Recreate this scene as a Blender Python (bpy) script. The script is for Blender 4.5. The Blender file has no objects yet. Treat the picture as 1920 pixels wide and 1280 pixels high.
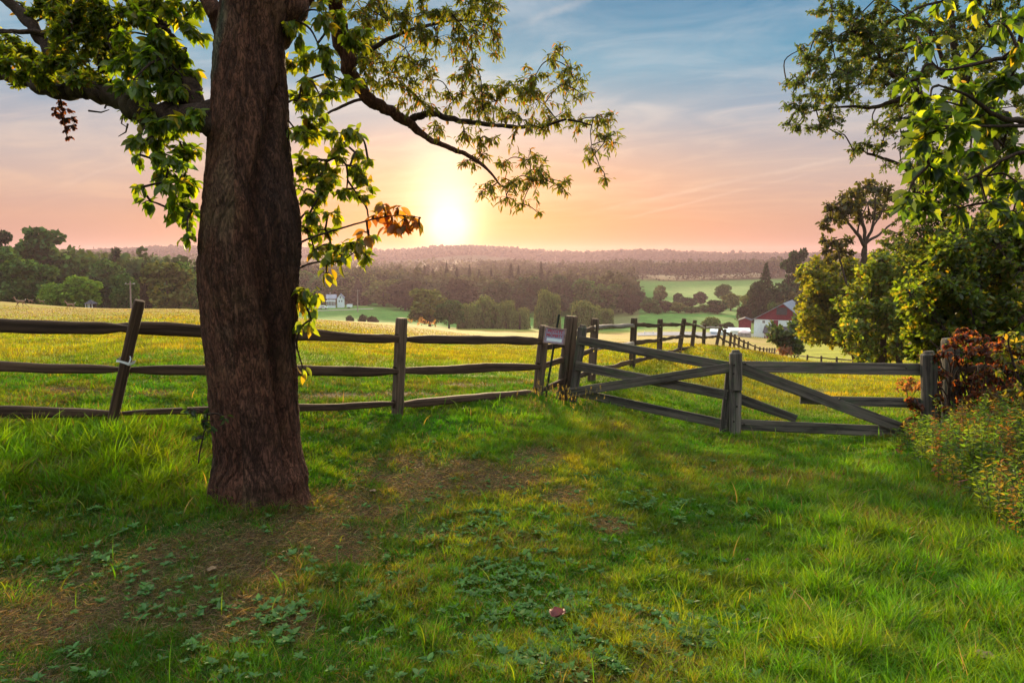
import bpy, bmesh, math, random
import numpy as np
from mathutils import Vector, Matrix, Quaternion
R = math.radians
random.seed(7)
rng = np.random.default_rng(11)
SC = bpy.context.scene
COL = SC.collection

# ---------------------------------------------------------------- camera
cam = bpy.data.cameras.new('camera'); cam.lens = 36*1300/1920; cam.sensor_width = 36
cam.clip_start = .05; cam.clip_end = 9000
cob = bpy.data.objects.new('camera', cam); COL.objects.link(cob)
cob.location = (0, 0, 1.7); cob.rotation_euler = (R(90)-math.atan(158/1300), 0, 0)
SC.camera = cob

# ---------------------------------------------------------------- light and exposure
SUN_AZ = math.atan((850-960)/1300)          # from +Y towards +X
SUN_EL = R(6.5)
SUN_STRENGTH = 5.0
SUNDIR = Vector((math.sin(SUN_AZ)*math.cos(SUN_EL), math.cos(SUN_AZ)*math.cos(SUN_EL), math.sin(SUN_EL)))
sl = bpy.data.lights.new('sun', 'SUN'); sl.energy = SUN_STRENGTH; sl.angle = R(3.5); sl.color = (1.0, .74, .40)
so = bpy.data.objects.new('sun', sl); COL.objects.link(so)
so.rotation_euler = SUNDIR.to_track_quat('Z', 'Y').to_euler()
so.location = (0, 0, 30)
SC.view_settings.view_transform = 'Standard'; SC.view_settings.look = 'None'
SC.view_settings.exposure = 1.0; SC.view_settings.gamma = 1
SC.cycles.use_denoising = True
SC.cycles.max_bounces = 6; SC.cycles.diffuse_bounces = 3; SC.cycles.glossy_bounces = 2
SC.cycles.transmission_bounces = 4; SC.cycles.volume_bounces = 0; SC.cycles.transparent_max_bounces = 6
SC.cycles.use_adaptive_sampling = True; SC.cycles.adaptive_threshold = 0.02
SC.cycles.sample_clamp_indirect = 6

class NT:
    """small node-tree helper"""
    def __init__(s, tree): s.t = tree; s.n = tree.nodes; s.l = tree.links
    def new(s, typ, **kw):
        n = s.n.new(typ)
        for k, v in kw.items(): setattr(n, k, v)
        return n
    def put(s, sock, v):
        if hasattr(v, 'is_output') or isinstance(v, bpy.types.NodeSocket): s.l.new(v, sock)
        else: sock.default_value = v
    def m(s, op, a, b=None, c=None, clamp=False):
        n = s.new('ShaderNodeMath', operation=op); n.use_clamp = clamp
        s.put(n.inputs[0], a)
        if b is not None: s.put(n.inputs[1], b)
        if c is not None: s.put(n.inputs[2], c)
        return n.outputs[0]
    def mix(s, f, a, b, mode='MIX'):
        n = s.new('ShaderNodeMix', data_type='RGBA', blend_type=mode)
        s.put(n.inputs['Factor'], f)
        s.put(n.inputs[6], a if not isinstance(a, tuple) else (*a, 1)); s.put(n.inputs[7], b if not isinstance(b, tuple) else (*b, 1))
        return n.outputs[2]
    def ramp(s, f, stops, interp='LINEAR'):
        n = s.new('ShaderNodeValToRGB'); n.color_ramp.interpolation = interp
        e = n.color_ramp.elements
        while len(e) < len(stops): e.new(.5)
        for i, (p, c) in enumerate(stops): e[i].position = p; e[i].color = (*c, 1)
        s.put(n.inputs[0], f); return n.outputs[0]
    def mr(s, v, a, b, c=0., d=1., smooth=True):
        n = s.new('ShaderNodeMapRange'); n.interpolation_type = 'SMOOTHSTEP' if smooth else 'LINEAR'
        s.put(n.inputs[0], v)
        for i, x in enumerate((a, b, c, d)): n.inputs[i+1].default_value = x
        return n.outputs[0]
    def noise(s, vec, scale, detail=4, rough=.55, dist=0., dim='3D'):
        n = s.new('ShaderNodeTexNoise', noise_dimensions=dim)
        if vec is not None: s.l.new(vec, n.inputs['Vector'])
        n.inputs['Scale'].default_value = scale; n.inputs['Detail'].default_value = detail
        n.inputs['Roughness'].default_value = rough; n.inputs['Distortion'].default_value = dist
        return n.outputs[0]
    def comb(s, x, y, z):
        n = s.new('ShaderNodeCombineXYZ'); s.put(n.inputs[0], x); s.put(n.inputs[1], y); s.put(n.inputs[2], z); return n.outputs[0]
    def mapping(s, vec, loc=(0, 0, 0), rot=(0, 0, 0), scale=(1, 1, 1)):
        n = s.new('ShaderNodeMapping'); s.l.new(vec, n.inputs[0])
        n.inputs[1].default_value = loc; n.inputs[2].default_value = rot; n.inputs[3].default_value = scale
        return n.outputs[0]

def dirpx(px, py):
    p = math.atan(158/1300); X = (px-960)/1300; Y = -(py-640)/1300
    return Vector((X, math.cos(p)+Y*math.sin(p), -math.sin(p)+Y*math.cos(p))).normalized()

def build_world():
    w = bpy.data.worlds.new('World'); SC.world = w; w.use_nodes = True
    T = NT(w.node_tree); T.n.clear()
    tc = T.new('ShaderNodeTexCoord').outputs['Generated']
    sp = T.new('ShaderNodeSeparateXYZ'); T.l.new(tc, sp.inputs[0]); x, y, z = sp.outputs
    zc = T.m('MAXIMUM', z, 0.0)
    # clear-air gradient, away from the sun and towards it (elevation = z); overhead stops are added fill light
    far = T.ramp(zc, [(0, (.54, .245, .18)), (.05, (.63, .345, .26)), (.12, (.57, .45, .42)), (.19, (.30, .39, .50)), (.26, (.09, .32, .49)), (.34, (.035, .21, .40)), (.45, (.35, .60, .85)), (.62, (1.4, 1.5, 1.5)), (1, (2.3, 2.4, 2.3))])
    near = T.ramp(zc, [(0, (.66, .18, .06)), (.05, (.72, .27, .10)), (.11, (.72, .38, .24)), (.18, (.42, .43, .47)), (.25, (.12, .36, .52)), (.33, (.035, .23, .41)), (.45, (.35, .60, .85)), (.62, (1.4, 1.5, 1.5)), (1, (2.3, 2.4, 2.3))])
    az = T.m('ARCTAN2', x, y)
    da = T.m('ABSOLUTE', T.m('SUBTRACT', az, SUN_AZ+.03))
    side = T.mr(da, .05, .55, 1, 0)
    base = T.mix(side, far, near)
    # wispy high cloud, projected on a plane overhead
    den = T.m('ADD', zc, .10)
    pv = T.comb(T.m('DIVIDE', x, den), T.m('DIVIDE', y, den), 0.0)
    pv = T.mapping(pv, rot=(0, 0, R(52)), scale=(.55, .95, 1))
    n1 = T.noise(pv, 1.1, 5, .5, .9)
    n2 = T.noise(T.mapping(pv, loc=(3.3, 1.2, 0), scale=(.7, 1.1, 1)), 2.6, 5, .55, 1.8)
    cl = T.mr(T.m('ADD', T.m('MULTIPLY', n1, .62), T.m('MULTIPLY', n2, .38)), .40, .66)
    band = T.mr(zc, .02, .10)
    cl = T.m('MULTIPLY', T.m('MULTIPLY', cl, band), T.mr(zc, .16, .30, .62, .42))
    ccol = T.ramp(zc, [(0, (.72, .32, .21)), (.08, (.84, .52, .35)), (.15, (.82, .64, .53)), (.23, (.76, .74, .72)), (.35, (.62, .70, .76)), (.6, (1.5, 1.6, 1.6)), (1, (2.3, 2.4, 2.3))])  # stops above the frame brightened as added fill light
    ccol = T.mix(T.m('MULTIPLY', side, T.mr(zc, .05, .22, .75, 0)), ccol, (.90, .52, .30))
    col = T.mix(cl, base, ccol)
    # vapour trails: great circles between two directions
    for (a, b, wd, amt) in (((1130, 392), (1590, 295), .0045, .30), ((940, 62), (1110, -8), .009, .30), ((1180, 408), (1500, 330), .003, .25), ((165, 330), (215, 312), .004, .3)):
        A, B = dirpx(*a), dirpx(*b); n = A.cross(B).normalized(); mid = (A+B).normalized(); half = math.cos(A.angle(B)/2)
        d = T.new('ShaderNodeVectorMath', operation='DOT_PRODUCT'); T.l.new(tc, d.inputs[0]); d.inputs[1].default_value = n
        e = T.new('ShaderNodeVectorMath', operation='DOT_PRODUCT'); T.l.new(tc, e.inputs[0]); e.inputs[1].default_value = mid
        wob = T.m('MULTIPLY', T.m('SUBTRACT', T.noise(tc, 30, 3), .5), wd*1.6)
        k = T.mr(T.m('ABSOLUTE', T.m('ADD', d.outputs['Value'], wob)), 0, wd, 1, 0)
        k = T.m('MULTIPLY', k, T.mr(e.outputs['Value'], half-.004, half+.004))
        k = T.m('MULTIPLY', k, T.m('MULTIPLY', T.mr(T.noise(tc, 14, 3), .3, .6), amt))
        col = T.mix(k, col, T.mix(.5, ccol, (.95, .75, .62)))
    # glow of the veiled sun (aureole), slightly tall because it is seen through a cloud veil
    def glow(ax, el, sx, sy, p):
        a = T.m('DIVIDE', T.m('SUBTRACT', az, ax), sx); b = T.m('DIVIDE', T.m('SUBTRACT', z, el), sy)
        r2 = T.m('ADD', T.m('MULTIPLY', a, a), T.m('MULTIPLY', b, b))
        return T.m('EXPONENT', T.m('MULTIPLY', T.m('POWER', r2, p), -1.0))
    def add(col, k, c, amt):
        return T.mix(T.m('MULTIPLY', k, amt), col, c, 'ADD')
    az0 = math.atan((843-960)/1300)
    col = add(col, glow(az0, .045, .17, .11, .8), (1., .20, .04), .30)
    col = add(col, glow(az0-.002, .085, .050, .065, 1.0), (1., .78, .55), .75)
    col = add(col, glow(az0, .042, .030, .028, .9), (1., .74, .46), 1.6)
    # physical sky adds its share of the daylight
    sk = T.new('ShaderNodeTexSky', sky_type='NISHITA'); sk.sun_disc = False
    sk.sun_elevation = SUN_EL; sk.sun_rotation = SUN_AZ; sk.dust_density = 2
    sc_ = T.new('ShaderNodeVectorMath', operation='SCALE'); T.l.new(col, sc_.inputs[0]); sc_.inputs['Scale'].default_value = 9.5
    b1 = T.new('ShaderNodeBackground'); T.l.new(T.mix(.06, sc_.outputs[0], sk.outputs[0]), b1.inputs[0]); b1.inputs[1].default_value = .055
    o = T.new('ShaderNodeOutputWorld'); T.l.new(b1.outputs[0], o.inputs[0])
    w.cycles.sampling_method = 'MANUAL'; w.cycles.sample_map_resolution = 1024
build_world()

# ---------------------------------------------------------------- object helpers
def tag(o, label=None, cat=None, group=None, kind=None):
    if label: o['label'] = label
    if cat: o['category'] = cat
    if group: o['group'] = group
    if kind: o['kind'] = kind
    return o
def empty(name, loc=(0, 0, 0), label=None, cat=None, group=None):
    o = bpy.data.objects.new(name, None); COL.objects.link(o); o.location = [float(v) for v in loc]
    o.empty_display_size = .2
    return tag(o, label, cat, group)

class MB:
    """collects verts / faces (and per-vertex colour) into one mesh"""
    def __init__(s): s.v = []; s.f = []; s.c = []; s.n = 0
    def add(s, verts, faces, col=None):
        verts = np.asarray(verts, float).reshape(-1, 3)
        s.v.append(verts); s.f.extend([tuple(i+s.n for i in f) for f in faces]); 
        s.c.append(np.tile(np.asarray(col if col is not None else (1, 1, 1), float), (len(verts), 1)))
        s.n += len(verts); return s
    def build(s, name, mat, parent=None, smooth=False):
        v = np.concatenate(s.v) if s.v else np.zeros((0, 3))
        off = np.array(parent.matrix_world.translation if False else (parent['_o'] if parent and '_o' in parent else (0, 0, 0)))
        if parent is not None: off = world_of(parent)
        me = bpy.data.meshes.new(name)
        me.from_pydata((v-off).tolist(), [], s.f); me.update()
        if smooth:
            me.polygons.foreach_set('use_smooth', [True]*len(me.polygons))
        ca = me.color_attributes.new('Col', 'FLOAT_COLOR', 'POINT')
        c = np.ones((len(v), 4)); c[:, :3] = np.concatenate(s.c) if s.c else 1
        ca.data.foreach_set('color', c.ravel())
        me.materials.append(mat)
        o = bpy.data.objects.new(name, me); COL.objects.link(o)
        if parent is not None: o.parent = parent
        return o
def world_of(o):
    p = np.zeros(3)
    while o is not None: p = p+np.array(o.location); o = o.parent
    return p

def fast_mesh(name, verts, nper, faces_t, cols, mat, parent=None, smooth=False):
    """verts: (N*nper,3); faces_t: template faces; cols (N*nper,3)"""
    N = len(verts)//nper
    off = world_of(parent) if parent is not None else 0
    fl = [np.array(f, np.int32) for f in faces_t]
    loops = np.concatenate(fl); nl = len(loops)
    starts_t = np.cumsum([0]+[len(f) for f in fl[:-1]])
    base = (np.arange(N)*nper)[:, None]
    L = (base+loops[None, :]).astype(np.int32).ravel()
    S = ((np.arange(N)*nl)[:, None]+starts_t[None, :]).astype(np.int32).ravel()
    me = bpy.data.meshes.new(name)
    me.vertices.add(len(verts)); me.vertices.foreach_set('co', (verts-off).astype(np.float32).ravel())
    me.loops.add(len(L)); me.loops.foreach_set('vertex_index', L)
    me.polygons.add(len(S)); me.polygons.foreach_set('loop_start', S)
    me.update(calc_edges=True)
    if smooth: me.polygons.foreach_set('use_smooth', np.ones(len(S), bool))
    ca = me.color_attributes.new('Col', 'FLOAT_COLOR', 'POINT')
    c = np.ones((len(verts), 4), np.float32); c[:, :3] = cols
    ca.data.foreach_set('color', c.ravel())
    me.materials.append(mat)
    o = bpy.data.objects.new(name, me); COL.objects.link(o)
    if parent is not None: o.parent = parent
    return o

def basis(D, U):
    D = D/(np.linalg.norm(D, axis=1, keepdims=True)+1e-9)
    Sd = np.cross(D, U); Sd /= (np.linalg.norm(Sd, axis=1, keepdims=True)+1e-9)
    N = np.cross(Sd, D); return D, Sd, N

LEAF_T = np.array([(0, 0, 0), (.30, 0, .0), (.66, 0, -.05), (1, 0, -.18), (.30, .42, .10), (.66, .34, .04), (.30, -.42, .10), (.66, -.34, .04)])
LEAF_F = [(0, 4, 1), (0, 1, 6), (4, 5, 2, 1), (1, 2, 7, 6), (5, 3, 2), (2, 3, 7)]
OVAL_T = np.array([(0, 0, 0), (.22, 0, -.01), (.45, 0, -.03), (.70, 0, -.08), (1, 0, -.20)]+[(x, sg*y, z) for sg in (1, -1) for x, y, z in ((.16, .30, .06), (.38, .48, .08), (.62, .40, .03), (.83, .18, -.07))])
OVAL_F = [(0, 5, 1), (5, 6, 2, 1), (6, 7, 3, 2), (7, 8, 4, 3), (0, 1, 9), (1, 2, 10, 9), (2, 3, 11, 10), (3, 4, 12, 11)]
CARD_T = np.array([(0, 0, 0), (.5, .5, .08), (1, 0, -.05), (.5, -.5, .08)])
CARD_F = [(0, 1, 2, 3)]
HEX_T = np.array([(0, -.12, 0), (.22, .42, .05), (.62, .50, -.02), (1, .08, -.1), (.78, -.42, .04), (.3, -.5, 0)])
HEX_F = [(0, 1, 2, 3, 4, 5)]
def leaves(name, Pn, D, L, W, cols, mat, parent=None, tmpl='leaf', U=None):
    T_, F_ = dict(leaf=(LEAF_T, LEAF_F), oval=(OVAL_T, OVAL_F), card=(CARD_T, CARD_F), hex=(HEX_T, HEX_F))[tmpl]
    N = len(Pn)
    if U is None:
        U = rng.normal(size=(N, 3))*.6+np.array([0, -.2, .9])
    D, Sd, Nn = basis(D, U)
    v = Pn[:, None, :]+(D[:, None, :]*T_[None, :, 0:1]+Nn[:, None, :]*T_[None, :, 2:3])*L[:, None, None]+Sd[:, None, :]*T_[None, :, 1:2]*W[:, None, None]
    c = np.repeat(cols, len(T_), axis=0)
    return fast_mesh(name, v.reshape(-1, 3), len(T_), F_, c, mat, parent)

def tube(mb, pts, rad, k=7, col=None, cap=True):
    pts = np.asarray(pts, float); n = len(pts); rad = np.broadcast_to(np.asarray(rad, float), (n,))
    t = np.gradient(pts, axis=0); t /= (np.linalg.norm(t, axis=1, keepdims=True)+1e-9)
    ref = np.array([0., 0, 1]) if abs(t[0][2]) < .9 else np.array([1., 0, 0])
    a = np.cross(t, ref); a /= (np.linalg.norm(a, axis=1, keepdims=True)+1e-9); b = np.cross(t, a)
    th = np.arange(k)/k*2*math.pi
    v = pts[:, None, :]+rad[:, None, None]*(np.cos(th)[None, :, None]*a[:, None, :]+np.sin(th)[None, :, None]*b[:, None, :])
    f = [(i*k+j, i*k+(j+1) % k, (i+1)*k+(j+1) % k, (i+1)*k+j) for i in range(n-1) for j in range(k)]
    if cap: f += [tuple(range(k))[::-1], tuple((n-1)*k+j for j in range(k))]
    mb.add(v.reshape(-1, 3), f, col)

def smooth_path(pts, n=8, wob=0.0):
    """Catmull-Rom through the points (x,y,z,r)"""
    pts = np.asarray(pts, float); Q = np.vstack([2*pts[0]-pts[1], pts, 2*pts[-1]-pts[-2]])
    out = []
    for i in range(1, len(Q)-2):
        for t in np.linspace(0, 1, n, endpoint=False):
            out.append(.5*((2*Q[i])+(-Q[i-1]+Q[i+1])*t+(2*Q[i-1]-5*Q[i]+4*Q[i+1]-Q[i+2])*t*t+(-Q[i-1]+3*Q[i]-3*Q[i+1]+Q[i+2])*t**3))
    out.append(Q[-2]); out = np.array(out)
    if wob: out[1:-1, :3] += rng.normal(size=(len(out)-2, 3))*wob
    return out

def box(mb, c, s, rz=0., col=None):
    x, y, z = [v/2 for v in s]
    v = np.array([(a, b, d) for a in (-x, x) for b in (-y, y) for d in (-z, z)])
    cs, sn = math.cos(rz), math.sin(rz)
    v = np.stack([v[:, 0]*cs-v[:, 1]*sn, v[:, 0]*sn+v[:, 1]*cs, v[:, 2]], 1)+np.asarray(c, float)
    mb.add(v, [(0, 1, 3, 2), (4, 6, 7, 5), (0, 4, 5, 1), (2, 3, 7, 6), (0, 2, 6, 4), (1, 5, 7, 3)], col)
# ---------------------------------------------------------------- camera maths and terrain
F = 1300.0; EYE = 1.7
PIT = math.atan(158.0/1300.0); CP, SP = math.cos(PIT), math.sin(PIT)

def ray(px, py):
    X = (px-960.0)/F; Y = -(py-640.0)/F
    return np.array([X, CP+Y*SP, -SP+Y*CP])

def P(px, py, d):
    r = ray(px, py); return np.array([0, 0, EYE]) + r*(d/r[1])

def project(x, y, z):
    x = np.asarray(x, float); y = np.asarray(y, float); z = np.asarray(z, float)-EYE
    f = y*CP - z*SP; u = y*SP + z*CP
    f = np.where(f < 0.05, 0.05, f)
    return 960+F*x/f, 640-F*u/f

CTRL = [
 (-250,1280,2.72),(0,1280,2.75),(480,1280,2.75),(960,1280,2.75),(1440,1280,2.75),(1920,1280,2.75),(2200,1280,2.72),
 (470,940,5.2),(100,1000,4.6),(300,960,5.0),(700,1000,4.9),(960,900,6.2),(960,1080,4.1),(1400,1080,4.15),(1740,1000,5.1),(1400,900,6.7),(1200,850,7.7),
 (205,800,6.66),(0,806,6.45),(-300,811,6.2),(480,792,7.6),(745,776,8.95),(1015,742,11.1),(1055,752,11.8),(1377,816,10.0),(1230,790,10.9),(1560,822,9.8),(1740,812,9.6),(1900,806,9.5),(2200,800,9.2),
 (1116,712,13.6),(1187,690,16.7),(1237,675,20),(1278,663,23.3),(1310,652,26.5),(1347,650,30),(1365,658,36),(1385,660,42),(1402,668,51),(1416,672,55),(1440,673,70),(1456,671,75),
 (1416,659,32),(1500,676,34),(1500,720,20),(1600,690,35),(1600,680,60),(1500,672,80),(1640,690,40),(1700,700,30),(1900,720,20),(2200,720,20),(1900,670,45),(1900,900,6.8),
 (100,700,11.6),(100,640,20),(100,600,40),(0,565,80),(-250,556,80),(-250,620,25),(350,581,88),(560,597,92),(745,700,13.5),(745,650,26),(745,620,55),(760,607,100),
 (1050,700,16),(1050,660,30),(1050,642,70),(1000,629,125),(1200,631,150),(1400,633,172),(1300,640,95),
 (0,592,150),(350,608,150),(100,575,230),(-250,575,230),(650,602,235),(560,605,170),(620,577,330),(700,573,350),(400,570,330),
 (850,613,230),(1050,613,245),(1150,602,300),(1200,588,330),(1250,562,430),(1280,545,560),(1300,528,700),(1300,525,800),(1150,540,600),
 (900,540,600),(700,540,600),(400,530,600),(900,512,900),(650,512,900),(880,478,1500),(960,484,1500),(1080,492,1500),(1200,487,1500),(1300,492,1500),(1450,494,1500),(780,485,1500),(700,491,1500),(640,484,1500),(570,483,1500),(300,480,1500),(200,486,1500),
 (100,525,420),(100,500,700),(-250,500,700),(0,490,1500),(-250,489,1500),(0,484,3500),(960,486,3500),(1900,486,3500),
 (1450,632,190),(1480,604,260),(1480,545,500),(1900,650,70),(1900,610,200),(1900,545,500),(1900,497,1500),(2200,610,200),(2200,640,70),
]
def _k(r2): return 0.5*r2*np.log(r2+1e-9)
AZS = 5.0
_c = []
for (a, b, d) in CTRL:
    p = P(a, b, d); r = math.hypot(p[0], p[1])
    _c.append((math.atan2(p[0], p[1])*AZS, math.log(r), (-p[2])/r))
for a in np.linspace(-.75, .75, 6): _c.append((a*AZS, math.log(1.6), 0.0))
_c = np.array(_c); _n = len(_c)
_A = np.zeros((_n+3, _n+3))
_D2 = (_c[:, None, 0]-_c[None, :, 0])**2+(_c[:, None, 1]-_c[None, :, 1])**2
_A[:_n, :_n] = _k(_D2)+np.eye(_n)*0.004
_A[:_n, _n] = 1; _A[:_n, _n+1:] = _c[:, :2]; _A[_n:, :_n] = _A[:_n, _n:].T
_w = np.linalg.solve(_A, np.concatenate([_c[:, 2], [0, 0, 0]]))

def _hash(ix, iy, seed):
    h = (ix.astype(np.int64)*374761393 + iy.astype(np.int64)*668265263 + seed*1442695041) & 0x7fffffff
    h = ((h ^ (h >> 13))*1274126177) & 0x7fffffff
    return ((h ^ (h >> 16)) & 0xffff)/65535.0
def vnoise(x, y, seed=0):
    x = np.asarray(x, float); y = np.asarray(y, float)
    ix = np.floor(x); iy = np.floor(y); fx = x-ix; fy = y-iy
    fx = fx*fx*(3-2*fx); fy = fy*fy*(3-2*fy)
    a = _hash(ix, iy, seed); b = _hash(ix+1, iy, seed); c = _hash(ix, iy+1, seed); d = _hash(ix+1, iy+1, seed)
    return (a*(1-fx)+b*fx)*(1-fy)+(c*(1-fx)+d*fx)*fy
def fbm(x, y, seed=0, o=4):
    s = 0; a = .5
    for i in range(o):
        s = s+a*vnoise(np.asarray(x)*2**i+17.3*i, np.asarray(y)*2**i-9.1*i, seed+i); a *= .5
    return s/(1-.5**o)

def H(x, y):
    x = np.asarray(x, float); y = np.asarray(y, float); shp = np.broadcast(x, y).shape
    x = np.broadcast_to(x, shp).ravel(); y = np.broadcast_to(y, shp).ravel()
    out = np.empty(len(x))
    for i in range(0, len(x), 20000):
        xx, yy = x[i:i+20000], y[i:i+20000]
        r = np.hypot(xx, yy)+1e-6
        a = np.clip(np.arctan2(xx, yy), -.8, .8)*AZS; l = np.log(np.clip(r, 1.5, 3600))
        k = _k((a[:, None]-_c[None, :, 0])**2+(l[:, None]-_c[None, :, 1])**2)
        s = k@_w[:_n]+_w[_n]+_w[_n+1]*a+_w[_n+2]*l
        s = np.clip(s, -.05, .25)
        bump = .05*(fbm(xx*.9, yy*.9, 5, 3)-.5)*np.clip((r-1)/3, 0, 1)*np.clip(1.5-r/60, 0, 1)
        out[i:i+20000] = -s*r+bump
    return out.reshape(shp) if shp else float(out[0])

def hz(x, y): return float(H(np.array([x]), np.array([y]))[0])
def G(px, d):
    """ground point in picture column px at forward distance d"""
    x = (px-960.0)/F*d
    for _ in range(4):
        z = hz(x, d); f = d*CP-(z-EYE)*SP; x = (px-960.0)/F*f
    return np.array([x, d, hz(x, d)])
def hit(px, py, dmax=2500):
    """first ground point seen at a pixel"""
    r = ray(px, py); r = r/r[1]
    ds = np.exp(np.linspace(math.log(1.5), math.log(dmax), 1500))
    zz = EYE+r[2]*ds; g = H(r[0]*ds, ds)
    i = np.argmax(zz < g) if (zz < g).any() else len(ds)-1
    return np.array([r[0]*ds[i], ds[i], g[i]])
# ---------------------------------------------------------------- materials
def mat_new(name):
    m = bpy.data.materials.new(name); m.use_nodes = True; T = NT(m.node_tree); T.n.clear()
    o = T.new('ShaderNodeOutputMaterial'); return m, T, o
def leaf_mat(name, trans=.45, gloss=.06, rough=.45, tint=(1.25, 1.15, .45), detail=0.):
    m, T, o = mat_new(name)
    c = T.new('ShaderNodeVertexColor', layer_name='Col').outputs[0]
    if detail:
        g = T.new('ShaderNodeNewGeometry').outputs['Position']
        c = T.mix(T.mr(T.noise(g, detail, 3), .35, .65, 0, .35), c, (0.02, .03, .01), 'MIX')
    d = T.new('ShaderNodeBsdfDiffuse'); T.l.new(c, d.inputs[0])
    t = T.new('ShaderNodeBsdfTranslucent'); T.l.new(T.mix(1.0, c, tint, 'MULTIPLY'), t.inputs[0])
    a = T.new('ShaderNodeMixShader'); a.inputs[0].default_value = trans
    T.l.new(d.outputs[0], a.inputs[1]); T.l.new(t.outputs[0], a.inputs[2]); out = a
    if gloss:
        g = T.new('ShaderNodeBsdfGlossy'); g.inputs['Roughness'].default_value = rough; g.inputs[0].default_value = (.9, .9, .9, 1)
        b = T.new('ShaderNodeMixShader'); b.inputs[0].default_value = gloss
        T.l.new(a.outputs[0], b.inputs[1]); T.l.new(g.outputs[0], b.inputs[2]); out = b
    T.l.new(out.outputs[0], o.inputs[0]); return m
def prin(name, col, rough=.8, spec=.3, metal=0., noise=None, amt=.35, bump=None, stretch=(1, 1, 1), vcol=False):
    m, T, o = mat_new(name)
    b = T.new('ShaderNodeBsdfPrincipled'); b.inputs['Roughness'].default_value = rough
    b.inputs['Specular IOR Level'].default_value = spec; b.inputs['Metallic'].default_value = metal
    tc = T.new('ShaderNodeTexCoord').outputs['Object']
    mp = T.mapping(tc, scale=stretch)
    c = None
    if noise:
        c = T.mix(T.mr(T.noise(mp, noise, 5, .6), .3, .7), tuple(x*(1-amt) for x in col), tuple(min(1, x*(1+amt)) for x in col))
        if vcol: c = T.mix(1.0, c, T.new('ShaderNodeVertexColor', layer_name='Col').outputs[0], 'MULTIPLY')
        T.l.new(c, b.inputs['Base Color'])
    else: b.inputs['Base Color'].default_value = (*col, 1)
    if bump:
        bp = T.new('ShaderNodeBump'); bp.inputs['Strength'].default_value = bump[1]; bp.inputs['Distance'].default_value = bump[2]
        T.l.new(T.noise(mp, bump[0], 6, .65), bp.inputs['Height']); T.l.new(bp.outputs[0], b.inputs['Normal'])
    T.l.new(b.outputs[0], o.inputs[0]); return m

def bark_mat(name, lo, hi, sc=9., stretch=.16, bump=.9, dist=.02):
    m, T, o = mat_new(name)
    b = T.new('ShaderNodeBsdfPrincipled'); b.inputs['Roughness'].default_value = .9; b.inputs['Specular IOR Level'].default_value = .2
    tc = T.new('ShaderNodeTexCoord').outputs['Object']
    mp = T.mapping(tc, scale=(1, 1, stretch))
    n1 = T.noise(mp, sc*2.2, 6, .65, .6); n2 = T.noise(tc, 2.2, 4); n3 = T.noise(mp, sc*7, 4, .7)
    crack = T.mr(T.m('ABSOLUTE', T.m('SUBTRACT', T.noise(T.mapping(tc, scale=(1, 1, stretch*1.4)), sc*3.2, 4, .6, .8), .5)), 0, .09)
    h = T.m('ADD', T.m('MULTIPLY', crack, .30), T.m('ADD', T.m('MULTIPLY', n1, .7), T.m('MULTIPLY', n3, .35)))
    c = T.mix(T.mr(h, .5, 1.25), lo, hi)
    c = T.mix(T.mr(n2, .5, .75, 0, .45), c, tuple(x*y for x, y in zip(hi, (.75, 1.05, .8))))
    vc = T.new('ShaderNodeVertexColor', layer_name='Col').outputs[0]
    c = T.mix(1.0, c, vc, 'MULTIPLY')
    T.l.new(c, b.inputs['Base Color'])
    bp = T.new('ShaderNodeBump'); bp.inputs['Strength'].default_value = bump; bp.inputs['Distance'].default_value = dist
    T.l.new(h, bp.inputs['Height']); T.l.new(bp.outputs[0], b.inputs['Normal'])
    T.l.new(b.outputs[0], o.inputs[0]); return m

def wood_mat(name, lo, hi, green=.0):
    """weathered split timber: grain runs along the UV-like attribute stored per vertex (Col.r = along, g/b = across)"""
    m, T, o = mat_new(name)
    b = T.new('ShaderNodeBsdfPrincipled'); b.inputs['Roughness'].default_value = .82; b.inputs['Specular IOR Level'].default_value = .25
    g = T.new('ShaderNodeVertexColor', layer_name='Col').outputs[0]
    mp = T.mapping(g, scale=(.9, 26, 26))
    n1 = T.noise(mp, 1.0, 6, .65, .4); n2 = T.noise(T.mapping(g, scale=(2.2, 7, 7)), 1.0, 4, .6)
    n3 = T.noise(T.mapping(g, scale=(3, 70, 70)), 1.0, 5, .7)
    c = T.mix(T.mr(n1, .32, .68), lo, hi)
    c = T.mix(T.mr(n2, .52, .75, 0, .6), c, tuple(x*.45 for x in lo))
    c = T.mix(T.mr(n3, .55, .7, 0, .5), c, tuple(min(1, x*1.5) for x in hi))
    tone = T.mr(T.noise(T.mapping(g, scale=(.33, .2, .2)), 1.0, 2), .3, .7, .62, 1.35)
    sv = T.new('ShaderNodeVectorMath', operation='SCALE'); T.l.new(c, sv.inputs[0]); T.l.new(tone, sv.inputs['Scale']); c = sv.outputs[0]
    if green: c = T.mix(T.mr(T.noise(T.mapping(g, scale=(3, 9, 9)), 1.3, 5), .5, .68, 0, green), c, (.07, .10, .05))
    T.l.new(c, b.inputs['Base Color'])
    bp = T.new('ShaderNodeBump'); bp.inputs['Strength'].default_value = .8; bp.inputs['Distance'].default_value = .008
    T.l.new(T.m('ADD', n1, T.m('MULTIPLY', n3, .5)), bp.inputs['Height']); T.l.new(bp.outputs[0], b.inputs['Normal'])
    T.l.new(b.outputs[0], o.inputs[0]); return m

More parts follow.
